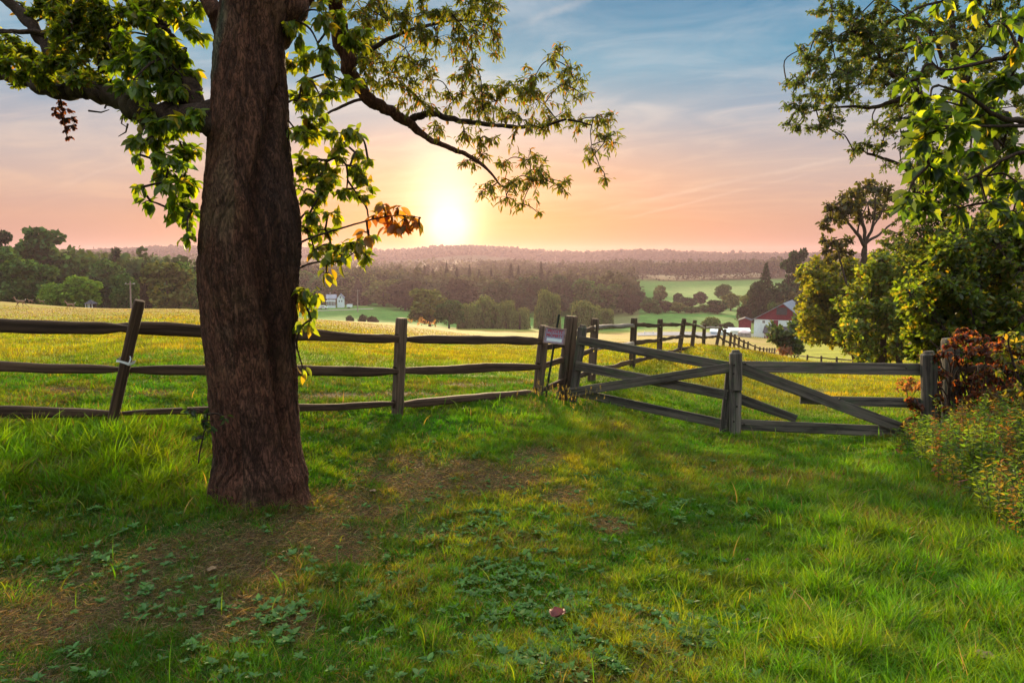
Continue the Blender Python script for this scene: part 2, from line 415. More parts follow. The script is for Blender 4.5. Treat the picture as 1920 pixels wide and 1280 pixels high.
M = {}
M['grass'] = leaf_mat('grass_blades', .55, .015, .4, (1.5, 1.3, .3))
M['leaf'] = leaf_mat('tree_leaves', .76, .02, .4, (2.4, 2.0, .45))
M['leaf_small'] = leaf_mat('small_leaves', .65, .02, .45, (2.2, 1.8, .5))
M['weed'] = leaf_mat('weed_leaves', .35, .02, .5, (1.3, 1.15, .4))
M['far_leaf'] = leaf_mat('distant_foliage', .25, 0, .5, (1.3, 1.15, .5))
M['bark'] = bark_mat('ridged_bark', (.048, .020, .012), (.23, .092, .055), 13., .22, .9, .022)
M['bark_limb'] = bark_mat('limb_bark', (.022, .013, .009), (.09, .052, .038), 12., .5, .6, .01)
M['bark_far'] = prin('distant_bark', (.07, .052, .045), .95, .1)
M['rail'] = wood_mat('split_rail_wood', (.026, .015, .009), (.095, .054, .034))
M['rail_pale'] = wood_mat('sunlit_rail_wood', (.13, .10, .085), (.34, .29, .26))  # paler wood colour paints in the sunlight on these rails
M['post'] = wood_mat('fence_post_wood', (.036, .023, .016), (.14, .09, .062), .3)
M['gate'] = wood_mat('gate_board_wood', (.040, .034, .030), (.17, .14, .118), .5)

def ground_mat():
    m, T, o = mat_new('meadow_ground')
    b = T.new('ShaderNodeBsdfPrincipled'); b.inputs['Roughness'].default_value = .95; b.inputs['Specular IOR Level'].default_value = .1
    vc = T.new('ShaderNodeVertexColor', layer_name='Col').outputs[0]
    pos = T.new('ShaderNodeNewGeometry').outputs['Position']
    n1 = T.noise(pos, 3.0, 6, .7); n2 = T.noise(pos, 40, 5, .7); n3 = T.noise(pos, .25, 6, .6)
    f = T.m('ADD', T.m('MULTIPLY', n1, .4), T.m('ADD', T.m('MULTIPLY', n2, .35), T.m('MULTIPLY', n3, .25)))
    k = T.mr(f, .34, .66, .35, 1.6, smooth=False)
    c = T.new('ShaderNodeVectorMath', operation='SCALE'); T.l.new(vc, c.inputs[0]); T.l.new(k, c.inputs['Scale'])
    T.l.new(c.outputs[0], b.inputs['Base Color'])
    bp = T.new('ShaderNodeBump'); bp.inputs['Strength'].default_value = .8; bp.inputs['Distance'].default_value = .03
    T.l.new(T.m('ADD', n2, n1), bp.inputs['Height']); T.l.new(bp.outputs[0], b.inputs['Normal'])
    T.l.new(b.outputs[0], o.inputs[0]); return m
M['ground'] = ground_mat()
# ---------------------------------------------------------------- ground sheet
def blobs_mask(px, py, L, soft=.6):
    m = np.zeros_like(px)
    for (x, y, rx, ry) in L:
        q = ((px-x)/rx)**2+((py-y)/ry)**2
        m = np.maximum(m, np.clip((1.25-q)/soft, 0, 1))
    return m
DRY = [(560,965,130,38),(470,1010,190,45),(800,885,150,34),(920,905,120,32),(690,945,160,40),(330,1060,250,60),(230,1130,230,80),(80,1170,190,110),(430,1170,130,70),(620,1010,120,36),(640,1040,90,30),(1000,860,70,22),
       (1150,990,45,22),(560,1190,60,60),(780,1000,70,20),(1060,930,50,22),(60,1260,120,40)]
FDRY = [(640,742,110,7),(790,738,90,7),(880,722,60,5),(560,752,40,5),(210,738,130,9),(110,730,60,6),(1060,735,40,5),(430,755,50,6),(1500,735,60,8),(1650,700,60,6),(340,700,60,4),(980,716,50,4)]
def zone(x, y, z):
    """regions of the meadow -> (dry, lush, hay, lane...) masks from the layout seen from the path"""
    px, py = project(x, y, z)
    r = np.hypot(x, y); front = (y > .5)
    n = fbm(x*1.3, y*1.3, 21, 4); n2 = fbm(x*.35, y*.35, 31, 4); n4 = fbm(x*4, y*4, 41, 3)
    near = np.clip((13-r)/2, 0, 1)
    dry = blobs_mask(px, py, DRY, 1.2)*near*front
    dry = np.clip(dry*1.25+(n-.62)*1.6*near, 0, 1)*np.clip((n4-.22)*3, .25, 1)
    fd = blobs_mask(px, py, FDRY, 1.0)*front*np.clip((r-7)/3, 0, 1)*np.clip((60-r)/20, 0, 1)
    dry = np.clip(np.maximum(dry, fd*np.clip((n4-.3)*5, 0, 1)), 0, 1)
    hay = np.clip((r-26)/35, 0, 1)*np.clip((230-r)/40, 0, 1)*(px < 1480)
    hay = hay*np.clip((1500-px)/60, 0, 1)
    return px, py, r, dry, hay, n, n2, n4, front

def ground_colour(x, y, z):
    px, py, r, dry, hay, n, n2, n4, front = zone(x, y, z)
    def L(a): return np.array(a)[None, :]
    green = L((.040, .100, .008)); yel = L((.26, .26, .022)); soil = L((.075, .047, .024)); strw = L((.33, .22, .075))
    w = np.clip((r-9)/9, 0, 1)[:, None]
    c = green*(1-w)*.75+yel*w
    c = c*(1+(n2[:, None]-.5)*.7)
    c = c*(1-dry[:, None])+soil*dry[:, None]
    hn = (hay*np.clip(.75+(n2-.5)*1.8, .25, 1))[:, None]
    c = c*(1-hn)+strw*hn
    far = np.clip((r-190)/40, 0, 1)[:, None]
    meadow = L((.07, .17, .03))*(.8+.5*n2[:, None])
    c = c*(1-far)+meadow*far
    br = (((px > 1120) & (px < 1200) & (r > 250) & (r < 480)).astype(float)*.5)[:, None]
    c = c*(1-br)+L((.16, .09, .06))*br
    wood = np.clip((r-760)/80, 0, 1)[:, None]
    c = c*(1-wood)+L((.035, .045, .02))*wood
    return np.clip(c, 0, 1)

def build_ground():
    a1 = np.linspace(-52, 52, 420); a2 = np.linspace(52, 308, 52)[1:-1]
    az = np.radians(np.concatenate([a1, a2])); nr = 430
    rr = np.exp(np.linspace(math.log(.45), math.log(3600), nr))
    A, Rr = np.meshgrid(az, rr); x = (Rr*np.sin(A)).ravel(); y = (Rr*np.cos(A)).ravel()
    z = H(x, y); na = len(az)
    c = ground_colour(x, y, z)
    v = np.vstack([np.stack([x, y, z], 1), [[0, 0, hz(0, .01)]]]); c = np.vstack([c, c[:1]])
    i, j = np.meshgrid(np.arange(nr-1), np.arange(na), indexing='ij'); i = i.ravel(); j = j.ravel(); j2 = (j+1) % na
    q = np.stack([i*na+j, (i+1)*na+j, (i+1)*na+j2, i*na+j2], 1)[:, ::-1]
    jj = np.arange(na); t = np.stack([np.full(na, nr*na), jj, (jj+1) % na], 1)[:, ::-1]
    L = np.concatenate([q.ravel(), t.ravel()]).astype(np.int32)
    S = np.concatenate([np.arange(len(q))*4, len(q)*4+np.arange(na)*3]).astype(np.int32)
    me = bpy.data.meshes.new('ground'); me.vertices.add(len(v)); me.vertices.foreach_set('co', v.astype(np.float32).ravel())
    me.loops.add(len(L)); me.loops.foreach_set('vertex_index', L); me.polygons.add(len(S)); me.polygons.foreach_set('loop_start', S)
    me.update(calc_edges=True); me.polygons.foreach_set('use_smooth', np.ones(len(S), bool))
    ca = me.color_attributes.new('Col', 'FLOAT_COLOR', 'POINT'); cc = np.ones((len(v), 4), np.float32); cc[:, :3] = c
    ca.data.foreach_set('color', cc.ravel()); me.materials.append(M['ground'])
    o = bpy.data.objects.new('ground', me); COL.objects.link(o); tag(o, 'rolling meadow ground running down from the path to the valley', 'ground', kind='structure')
    return o
build_ground()
# ---------------------------------------------------------------- timber fences and gates
def timber(mb, p0, p1, h0, h1, t, nr=26, taper=(0, 0), rough=.10, bow=.0, sq=4.0, up=(0, 0, 1), roundtop=False):
    """one split / sawn timber from p0 to p1: height h0..h1, thickness t, hand-riven unevenness, tapered ends"""
    p0 = np.asarray(p0, float); p1 = np.asarray(p1, float); ax = p1-p0; Ln = np.linalg.norm(ax); ax = ax/Ln
    up = np.asarray(up, float); w = np.cross(ax, up); w /= np.linalg.norm(w); u = np.cross(w, ax)
    s = random.uniform(0, 100); k = 12; th = (np.arange(k)+.5)/k*2*math.pi
    cx = np.sign(np.cos(th))*np.abs(np.cos(th))**(2/sq); cy = np.sign(np.sin(th))*np.abs(np.sin(th))**(2/sq)
    tt = np.linspace(0, 1, nr); f = []; V = []; C = []
    xs = tt*Ln
    hv = 1+rough*2*(fbm(xs*1.7+s, xs*0+s, 1, 4)-.5)*2; tv = 1+rough*2*(fbm(xs*1.3+s, xs*0+9+s, 2, 3)-.5)*2
    oy = rough*.22*(fbm(xs*1.1+s, xs*0+3, 3, 3)-.5)+bow*np.sin(tt*math.pi)
    for i, q in enumerate(tt):
        h = (h0*(1-q)+h1*q)*hv[i]; th_ = t*tv[i]
        if taper[0]: a = min(1, .42+.58*(xs[i]/taper[0])); h *= a; th_ *= min(1, .55+.45*(xs[i]/taper[0]))
        if taper[1]: a = min(1, .42+.58*((Ln-xs[i])/taper[1])); h *= a; th_ *= min(1, .55+.45*((Ln-xs[i])/taper[1]))
        if roundtop and Ln-xs[i] < t*.5: th_ *= math.sqrt(max(.12, 1-((t*.5-(Ln-xs[i]))/(t*.5))**2))*1.0; 
        jit = 1+rough*.5*(fbm(th*2+s, th*0+xs[i]*3, 4, 2)-.5)
        P_ = p0+ax*xs[i]+u*oy[i]
        V.append(P_+np.outer(cx*jit*th_/2, w)+np.outer(cy*jit*h/2, u))
        C.append(np.stack([np.full(k, xs[i]+s), cx*.5*t+s*.37, cy*.5*h+s*.11], 1))
    n = nr
    f = [(i*k+j, (i+1)*k+j, (i+1)*k+(j+1) % k, i*k+(j+1) % k) for i in range(n-1) for j in range(k)]
    f += [tuple(range(k)), tuple((n-1)*k+j for j in range(k))[::-1]]
    V = np.concatenate(V); C = np.concatenate(C)
    mb.v.append(V); mb.c.append(C); mb.f.extend([tuple(a+mb.n for a in q) for q in f]); mb.n += len(V)

def post_mesh(mb, base, top, u, wu=.13, ww=.15, slots=(), shape='flat'):
    """post from below ground to its top; u = direction of the fence line; slots = heights (m above base) of mortises"""
    base = np.asarray(base, float); top = np.asarray(top, float); ax = top-base; Ln = np.linalg.norm(ax); ax /= Ln
    u = np.asarray(u, float); u = u-ax*np.dot(u, ax); u /= np.linalg.norm(u); w = np.cross(ax, u)
    def seg(a, b, off=0, fw=1.0, last=False, first=False):
        k = 16; th = (np.arange(k)+.5)/k*2*math.pi
        cx = np.sign(np.cos(th))*np.abs(np.cos(th))**.42; cy = np.sign(np.sin(th))*np.abs(np.sin(th))**.42
        nr = max(2, int((b-a)/.05)+1); V = []; C = []; zz = np.linspace(a, b, nr)
        if last: zz = np.concatenate([zz[:-1], [b-.03, b-.008, b]])
        for z in zz:
            su = wu*(1+.06*(vnoise(np.array([z*3+s]), np.array([1.]), 2)[0]-.5)*2); sw = ww*fw
            if last and z > b-.04:
                q = {0: .96, 1: .90, 2: .80}.get(int(round((b-z < .004)*2+(.004 < b-z < .02)*1)), 1)
                if shape == 'round': q = {1: .78, .90: .62}.get(q, q*.7)
                su *= q; sw *= q
            jit = 1+.05*(vnoise(th*1.5+s, th*0+z*4, 4)-.5)
            V.append(base+ax*z+w*off+np.outer(cx*jit*su/2, u)+np.outer(cy*jit*sw/2, w))
            C.append(np.stack([np.full(k, z+s), cx*.5*wu+s*.3, cy*.5*sw+s*.7+off], 1))
        n = len(zz)
        f = [(i*k+j, i*k+(j+1) % k, (i+1)*k+(j+1) % k, (i+1)*k+j) for i in range(n-1) for j in range(k)]
        f += [tuple(range(k))[::-1], tuple((n-1)*k+j for j in range(k))]
        V = np.concatenate(V); C = np.concatenate(C)
        mb.v.append(V); mb.c.append(C); mb.f.extend([tuple(a_+mb.n for a_ in q) for q in f]); mb.n += len(V)
    s = random.uniform(0, 90)
    cur = -.35
    for h in sorted(slots):
        if h-.055 <= cur: continue
        seg(cur, h-.055)
        for sg in (-1, 1): seg(h-.055, h+.055, off=sg*ww*.36, fw=.28)
        cur = h+.055
    seg(cur, Ln, last=True)

def unit2(a, b):
    v = np.array([b[0]-a[0], b[1]-a[1], 0.]); return v/np.linalg.norm(v)

# ---- left fence: along the hay field, from beyond the picture's edge to the gate post
lf = empty('split_rail_fence', G(205, 6.66), 'dark weathered three-rail fence between the big tree trunk and the hay field', 'fence')
pl = [((-390, 812), (-372, 575), 6.1, .15), ((209, 797), (262, 563), 6.66, .098), ((745, 773), (753, 596), 8.95, .125), ((1008, 742), (1021, 610), 11.1, .14)]
posts = []
for i, (b, t, d, w) in enumerate(pl):
    B = P(b[0], b[1], d); Tt = P(t[0], t[1], d-.02 if i == 1 else d); posts.append((B, Tt))
for i, (b, t, d, w) in enumerate(pl):
    B, Tt = posts[i]; a = posts[max(0, i-1)][0]; c = posts[min(3, i+1)][0]; u = unit2(a, c)
    mb = MB(); hs = [np.linalg.norm(P(x, y, d)-B) for x, y in {0: (), 1: ((214, 773), (236, 692), (252, 616)), 2: ((746, 757), (749, 695), (751, 634)), 3: ((1010, 732), (1013, 686), (1019, 640))}[i]]
    post_mesh(mb, B, Tt, u, w, w*1.0, hs if i != 1 else ())
    o = mb.build('post', M['post'] if i != 1 else M['rail'], lf)
    if i == 1: o['label'] = 'dark slender post leaning to one side'
def prail(a, b, par, mat='rail', t=.07, taper=(.35, .35), rough=.17, dd=(0, 0), bow=0.):
    """a = (px, ytop, ybottom, d)"""
    A = P(a[0], (a[1]+a[2])/2, a[3]+dd[0]); B = P(b[0], (b[1]+b[2])/2, b[3]+dd[1])
    mb = MB(); timber(mb, A, B, (a[2]-a[1])*a[3]/F, (b[2]-b[1])*b[3]/F, t, nr=34, taper=taper, rough=rough, bow=bow)
    return mb.build('rail', M[mat], par, smooth=False)
D0, D1, D2, D3 = 6.1, 6.66, 8.95, 11.1
prail((-400, 588, 622, D0), (248, 602, 626, D1), lf, dd=(0, .05), taper=(.3, .25), t=.09)
prail((-400, 668, 690, D0), (232, 683, 701, D1), lf, dd=(0, .05), t=.08, taper=(.3, .2))
prail((-400, 752, 777, D0), (224, 764, 783, D1), lf, dd=(0, .05), t=.08)
prail((204, 600, 628, D1), (757, 626, 644, D2), lf, dd=(.03, 0), taper=(.25, .3), t=.09, rough=.18)
prail((226, 684, 704, D1), (756, 686, 703, D2), lf, dd=(.02, 0), t=.08)
prail((214, 768, 782, D1), (750, 750, 763, D2), lf, dd=(.02, 0), t=.07, rough=.2)
prail((745, 627, 642, D2), (1024, 630, 646, D3), lf, t=.08)
prail((740, 686, 704, D2), (1020, 679, 692, D3), lf, t=.08, taper=(.6, .3), rough=.16)
prail((742, 750, 766, D2), (1014, 729, 741, D3), lf, t=.11)

# ---- white plastic tie on the leaning post
mb = MB(); c0 = P(236, 677, 6.66)
axp = (posts[1][1]-posts[1][0]); axp /= np.linalg.norm(axp); q = np.cross(axp, [0, 1, 0]); q /= np.linalg.norm(q); q2 = np.cross(q, axp)
th = np.linspace(0, 2*math.pi, 25); k = len(th); sx = np.sign(np.cos(th))*np.abs(np.cos(th))**.5; sy = np.sign(np.sin(th))*np.abs(np.sin(th))**.5
lo = c0+np.outer(sx*.070, q)+np.outer(sy*.070, q2)-axp*.012+np.outer(.006*np.sin(th*3), axp); hi = lo+axp*.026+np.outer(.005*np.sin(th*2+1), axp)
mb.add(np.vstack([lo, hi]), [(i, i+1, k+i+1, k+i) for i in range(k-1)])
tl = np.array([c0+q*.072*s_+np.array([0, -.08, 0])+axp*a for s_, a in ((-1, 0), (-1.15, .03), (-1.2, .06), (-1.05, .085))])
mb.add(np.vstack([tl, tl+q*.014]), [(i, i+1, 4+i+1, 4+i) for i in range(3)])
M['plastic'] = prin('white_plastic', (.72, .74, .76), .35, .5)
o = mb.build('plastic_tie', M['plastic']); tag(o, 'white plastic tie wrapped round the leaning fence post', 'tie')

# ---- gate post (heavy, two timbers deep) and far fence running down the hill
gp = empty('gate_post', G(1055, 11.8), 'tallest square brown gate post, beside the warning sign', 'gate post')
B = P(1050, 751, 11.8); Tt = P(1067, 592, 11.8); mb = MB(); post_mesh(mb, B, Tt, (1, .25, 0), .12, .16); mb.build('post', M['post'], gp)
B = P(1064, 751, 11.85); Tt = P(1077, 592.6, 11.85); mb = MB(); post_mesh(mb, B, Tt, (1, .25, 0), .10, .15); mb.build('timber', M['post'], gp)

rf = empty('split_rail_fence', G(1116, 13.6), 'long split rail fence running away down the hill beyond the gate', 'fence')
FP = [(1116, 597, 13.6, 1109, 712), (1189, 596, 16.7, 1185, 690), (1238, 598, 20, 1236, 674), (1283, 597, 23.3, 1273, 663), (1303, 600, 26.5, 1299, None), (1321, 607, 30, 1320, None),
      (1352, 607, 33.5, 1344, None), (1360, 617, 37, 1356, None), (1371, 623, 41, 1369, None), (1378, 626, 45, 1377, None), (1386, 632, 49, 1385, None), (1395, 637, 53, 1395, None), (1403, 640, 57, 1402, None),
      (1416, 646, 61, 1415.5, None), (1425, 650, 65, 1424, None), (1432, 651, 69, 1432, None), (1438, 652, 73, 1438, None), (1443, 652, 77, 1442, None), (1448, 652, 81, 1447, None), (1453, 652, 84, 1452, None),
      (1462, 655, 80, 1462, None), (1476, 658, 75, 1476, None), (1490, 662, 70, 1490, None), (1514, 665, 66, 1514, None), (1540, 667, 63, 1541, None), (1569, 669, 60, 1570, None), (1600, 671, 57, 1600, None)]
tops = []; bases = []
for (tx, ty, d, bx, by) in FP:
    Tt = P(tx, ty, d)
    if by: B = P(bx, by, d)
    else: B = P(bx, ty, d); B[2] = max(hz(B[0], B[1]), Tt[2]-2.2); B[2] = Tt[2]-1.2 if Tt[2]-B[2] < 1.0 else B[2]
    tops.append(Tt); bases.append(B)
nF = len(FP)
HS = (.12, .57, 1.0)
for i in range(nF):
    u = unit2(bases[max(0, i-1)], bases[min(nF-1, i+1)])
    Ln = np.linalg.norm(tops[i]-bases[i]); mb = MB()
    post_mesh(mb, bases[i], tops[i], u, .13 if i < 16 else .17, .15, [Ln-1.18+h for h in HS])
    mb.build('post', M['post'], rf)
def on_post(i, h):
    Ln = np.linalg.norm(tops[i]-bases[i]); return bases[i]+(tops[i]-bases[i])*((Ln-1.18+h)/Ln)
gpt = [P(1072, 709, 11.9), P(1071, 671, 11.9), P(1072, 628, 11.9)]
for k_, h in enumerate(HS):
    mb = MB(); timber(mb, gpt[k_], on_post(0, h), .09, .09, .06, taper=(.2, .2)); mb.build('rail', M['rail'], rf)
    mb = MB(); timber(mb, P(1014, (732, 688, 652)[k_], 11.12), gpt[k_]+np.array([-.06, -.02, (0, 0, -.14)[k_]]), .10, .09, .06, nr=14, taper=(.2, .2)); mb.build('rail', M['rail'], rf)
for i in range(nF-1):
    for k_, h in enumerate(HS):
        if i > 12 and k_ == 0 and i < 20: pass
        a = on_post(i, h); b = on_post(i+1, h); dv = (b-a)/np.linalg.norm(b-a)
        pale = (k_ == 2 and i in (0, 4, 5)) or (k_ == 1 and i == 0)
        mb = MB(); timber(mb, a-dv*.12+np.array([0, 0, .012]), b+dv*.12-np.array([0, 0, .012]), .115 if not pale else .08, .10, .06 if not pale else .13, nr=22 if i < 8 else 8, taper=(.3, .3), rough=.22)
        o = mb.build('rail', M['rail_pale'] if pale else M['rail'], rf)
        if pale: o['label'] = 'pale rail with sunlight painted into its colour'

# ---- the two gate leaves
def board(par, a, b, off=0., t=.032, name='rail', mat='gate', rough=.02, label=None):
    """sawn board: a,b = (px, ytop, ybottom, d); off = metres towards the viewer"""
    A = P(a[0], (a[1]+a[2])/2, a[3]); B = P(b[0], (b[1]+b[2])/2, b[3])
    dv = unit2(A, B); nrm = np.array([dv[1], -dv[0], 0.])
    if nrm[1] > 0: nrm = -nrm
    A = A+nrm*off; B = B+nrm*off
    # perpendicular board width from the vertical extent seen
    sl = math.atan2(abs(B[2]-A[2]), np.linalg.norm(B[:2]-A[:2]))
    mb = MB(); timber(mb, A, B, (a[2]-a[1])*a[3]/F*math.cos(sl), (b[2]-b[1])*b[3]/F*math.cos(sl), t, nr=26, rough=rough, sq=9)
    o = mb.build(name, M[mat], par)
    if label: o['label'] = label
    return A, B
M['bolt'] = prin('rusty_bolt', (.035, .025, .02), .6, .4, .6)
def bolts(par, pts):
    for (px, py, d) in pts:
        mb = MB(); c = P(px, py, d); tube(mb, [c+np.array([0, .02, 0]), c, c-np.array([0, .006, 0])], [.014, .014, .009], 8)
        mb.build('bolt', M['bolt'], par)
gl = empty('wooden_gate', G(1230, 10.8), 'farther leaf of the wooden gate, its boards sloping down to the middle post', 'gate')
dl, dm, dr = 11.62, 10.05, 9.62
board(gl, (1086, 629.5, 646, dl), (1368, 678, 697, dm), name='rail')
board(gl, (1080, 676.5, 694, dl), (1364, 731, 750, dm))
board(gl, (1078, 727, 743, dl), (1364, 787, 806, dm))
board(gl, (1068, 726.5, 744, dl), (1370, 679, 698, dm), off=.036, name='brace')
mb = MB(); post_mesh(mb, P(1074, 751, 11.68), P(1093, 609, 11.66), (1, -.3, 0), .15, .07, shape='round'); mb.build('stile', M['gate'], gl)
mb = MB(); timber(mb, P(1357, 822, 10.08), P(1371, 690, 10.08), .05, .05, .15, up=(0, 1, 0), rough=.02, sq=9); mb.build('stile', M['gate'], gl)
bolts(gl, [(1098, 634, dl-.06), (1094, 683, dl-.06), (1090, 735, dl-.10), (1112, 641, dl-.10), (1190, 709, 11.0-.07), (1246, 713, 10.66), (1150, 694, 11.2)])
gr = empty('wooden_gate', G(1550, 9.8), 'nearer leaf of the wooden gate with a long diagonal brace, ending in red vines', 'gate')
board(gr, (1386, 676.5, 697, dm-.05), (1742, 681, 704, dr))
board(gr, (1500, 741, 757, 9.9), (1738, 746, 766, dr))
board(gr, (1386, 785, 806, dm-.05), (1735, 801, 823, dr))
board(gr, (1384, 676, 700, dm-.05), (1688, 790, 812, dr+.04), off=.036, name='brace')
board(gr, (1384, 736, 757, dm-.04), (1492, 776, 792, 9.93), off=.02, name='brace')
bolts(gr, [(1398, 682, dm-.13), (1400, 745, dm-.12), (1396, 796, dm-.11), (1700, 690, dr-.05), (1675, 804, dr-.07), (1575, 748, 9.7)])
cp = empty('gate_post', G(1377, 10.0), 'round-topped weathered gate post where the two gate leaves meet', 'gate post')
mb = MB(); post_mesh(mb, P(1378, 818, 9.98), P(1379.5, 731, 9.98), (1, 0, 0), .165, .10); o_ = mb.build('post', M['gate'], cp)
mb = MB(); post_mesh(mb, P(1379, 770, 9.93), P(1379.5, 656, 9.93), (1, 0, 0), .172, .09, shape='round')
for v_ in mb.v: v_[:, 2] = np.maximum(v_[:, 2], P(1379, 731, 9.93)[2])
mb.build('cap_timber', M['gate'], cp)
bolts(cp, [(1376, 700, 9.87), (1377, 684, 9.87), (1382, 762, 9.92), (1376, 790, 9.92)])
p3 = empty('gate_post', G(1741, 9.6), 'wide round-topped gate post at the vine-covered end of the gate', 'gate post')
mb = MB(); post_mesh(mb, P(1742, 815, 9.55), P(1741.5, 658, 9.55), (1, 0, 0), .20, .11, shape='round'); mb.build('post', M['gate'], p3)
p4 = empty('gate_post', G(1781, 9.9), 'tall weathered gate post wrapped in red vine behind the gate end', 'gate post')
mb = MB(); post_mesh(mb, P(1781, 815, 9.95), P(1782, 634, 9.95), (1, 0, 0), .215, .17); mb.build('post', M['gate'], p4)
vf = empty('split_rail_fence', G(1850, 9.8), 'short split rail fence smothered by red vines beside the gate', 'fence')
mb = MB(); post_mesh(mb, P(2080, 800, 9.5), P(2080, 655, 9.5), (1, 0, 0), .13, .14); mb.build('post', M['post'], vf)
for (y0, y1) in ((690, 700), (763, 772)):
    prail((1790, y0-8, y0+8, 9.95), (2090, y1-8, y1+8, 9.5), vf)

# ---- sign on the fence and the steel stake behind it
M['stake'] = prin('dark_green_steel', (.02, .03, .022), .55, .4, .5, noise=9)
st = MB(); a = P(1020, 752, 11.0); b = P(1048, 589, 11.0)
timber(st, a-np.array([0, 0, .1]), b, .035, .035, .012, nr=12, up=(1, 0, 0), rough=.0, sq=8)
timber(st, a+np.array([0, .013, -.1]), b+np.array([0, .013, 0]), .010, .010, .02, nr=12, up=(1, 0, 0), rough=.0, sq=8)
o = st.build('steel_stake', M['stake']); tag(o, 'thin dark steel stake leaning behind the warning sign', 'stake')
ds = 10.93
sg = empty('sign', P(1040, 630, ds), 'small framed PRIVATE PROPERTY sign hung tilted on the fence', 'sign')
cor = [P(1021, 611, ds), P(1061.5, 616, ds+.04), P(1057.5, 650, ds+.04), P(1019.5, 641, ds)]
TL, TR, BR, BL = cor; ex = (TR-TL); W_ = np.linalg.norm(ex); ex /= W_; ey = (TL-BL); H_ = np.linalg.norm(ey); ey = ey-ex*np.dot(ex, ey); ey /= np.linalg.norm(ey); ez = np.cross(ex, ey)
if ez[1] > 0: ez = -ez
O_ = (TL+TR+BR+BL)/4
M['sign_frame'] = prin('painted_sign_frame', (.26, .17, .15), .6, .3, noise=14)
M['sign_panel'] = prin('sign_panel_blue', (.34, .38, .52), .5, .4, noise=8, amt=.15)
M['sign_red'] = prin('sign_red_paint', (.45, .03, .06), .5, .4)
M['sign_white'] = prin('sign_white_paint', (.75, .85, .92), .5, .4)
def sbox(mb, cx, cy, w, h, z0, z1):
    v = [O_+ex*(cx+a*w/2)+ey*(cy+b_*h/2)+ez*z for a in (-1, 1) for b_ in (-1, 1) for z in (z0, z1)]
    mb.add(v, [(0, 1, 3, 2), (4, 6, 7, 5), (0, 4, 5, 1), (2, 3, 7, 6), (0, 2, 6, 4), (1, 5, 7, 3)])
mb = MB(); sbox(mb, 0, 0, W_-.02, H_-.02, 0, .010); mb.build('panel', M['sign_panel'], sg)
mb = MB(); fw = .018
sbox(mb, 0, H_/2-fw/2, W_, fw, -.004, .020); sbox(mb, 0, -H_/2+fw/2, W_, fw, -.004, .020); sbox(mb, -W_/2+fw/2, 0, fw, H_-2*fw-.001, -.004, .020); sbox(mb, W_/2-fw/2-.004, 0, fw+.008, H_-2*fw-.001, -.004, .020)
mb.build('frame', M['sign_frame'], sg)
mb = MB(); iw, ih = W_-.075, H_-.065; t_ = .005
sbox(mb, 0, ih/2, iw, t_, .010, .012); sbox(mb, 0, -ih/2, iw, t_, .010, .012); sbox(mb, -iw/2, 0, t_, ih-t_, .010, .012); sbox(mb, iw/2, 0, t_, ih-t_, .010, .012)
mb.build('border_line', M['sign_red'], sg)
mb = MB(); sbox(mb, 0, -H_*.265, iw*.88, H_*.19, .010, .0125); mb.build('blank_field', M['sign_white'], sg)
def text(s_, cx, cy, w, h, mat, par, name='lettering'):
    cu = bpy.data.curves.new(name, 'FONT'); cu.body = s_; cu.align_x = 'CENTER'; cu.align_y = 'CENTER'; cu.size = 1; cu.extrude = .02; cu.offset = .02
    ob = bpy.data.objects.new(name, cu); COL.objects.link(ob); bpy.context.view_layer.update()
    dg = bpy.context.evaluated_depsgraph_get(); me = bpy.data.meshes.new_from_object(ob.evaluated_get(dg))
    bpy.data.objects.remove(ob)
    v = np.zeros(len(me.vertices)*3); me.vertices.foreach_get('co', v); v = v.reshape(-1, 3)
    mn, mx = v.min(0), v.max(0); c = (mn+mx)/2; sc = np.array([w/(mx[0]-mn[0]), h/(mx[1]-mn[1]), .05])
    v = (v-c)*sc
    wv = O_+np.outer(v[:, 0]+cx, ex)+np.outer(v[:, 1]+cy, ey)+np.outer(v[:, 2]+.0125, ez)-world_of(par)
    me.vertices.foreach_set('co', wv.ravel()); me.update(); me.materials.clear(); me.materials.append(mat)
    o = bpy.data.objects.new(name, me); COL.objects.link(o); o.parent = par
text('PRIVATE', 0, H_*.265, iw*.88, H_*.20, M['sign_red'], sg)
text('PROPERTY', 0, H_*.01, iw*.94, H_*.20, M['sign_red'], sg)
# ---------------------------------------------------------------- foliage machinery
def pal(n, cols, w=None, jit=.22):
    cols = np.array(cols); k = rng.choice(len(cols), n, p=(np.array(w)/sum(w) if w else None))
    return np.clip(cols[k]*(1+rng.normal(size=(n, 1))*jit)*(1+rng.normal(size=(n, 3))*.06), .004, 1)

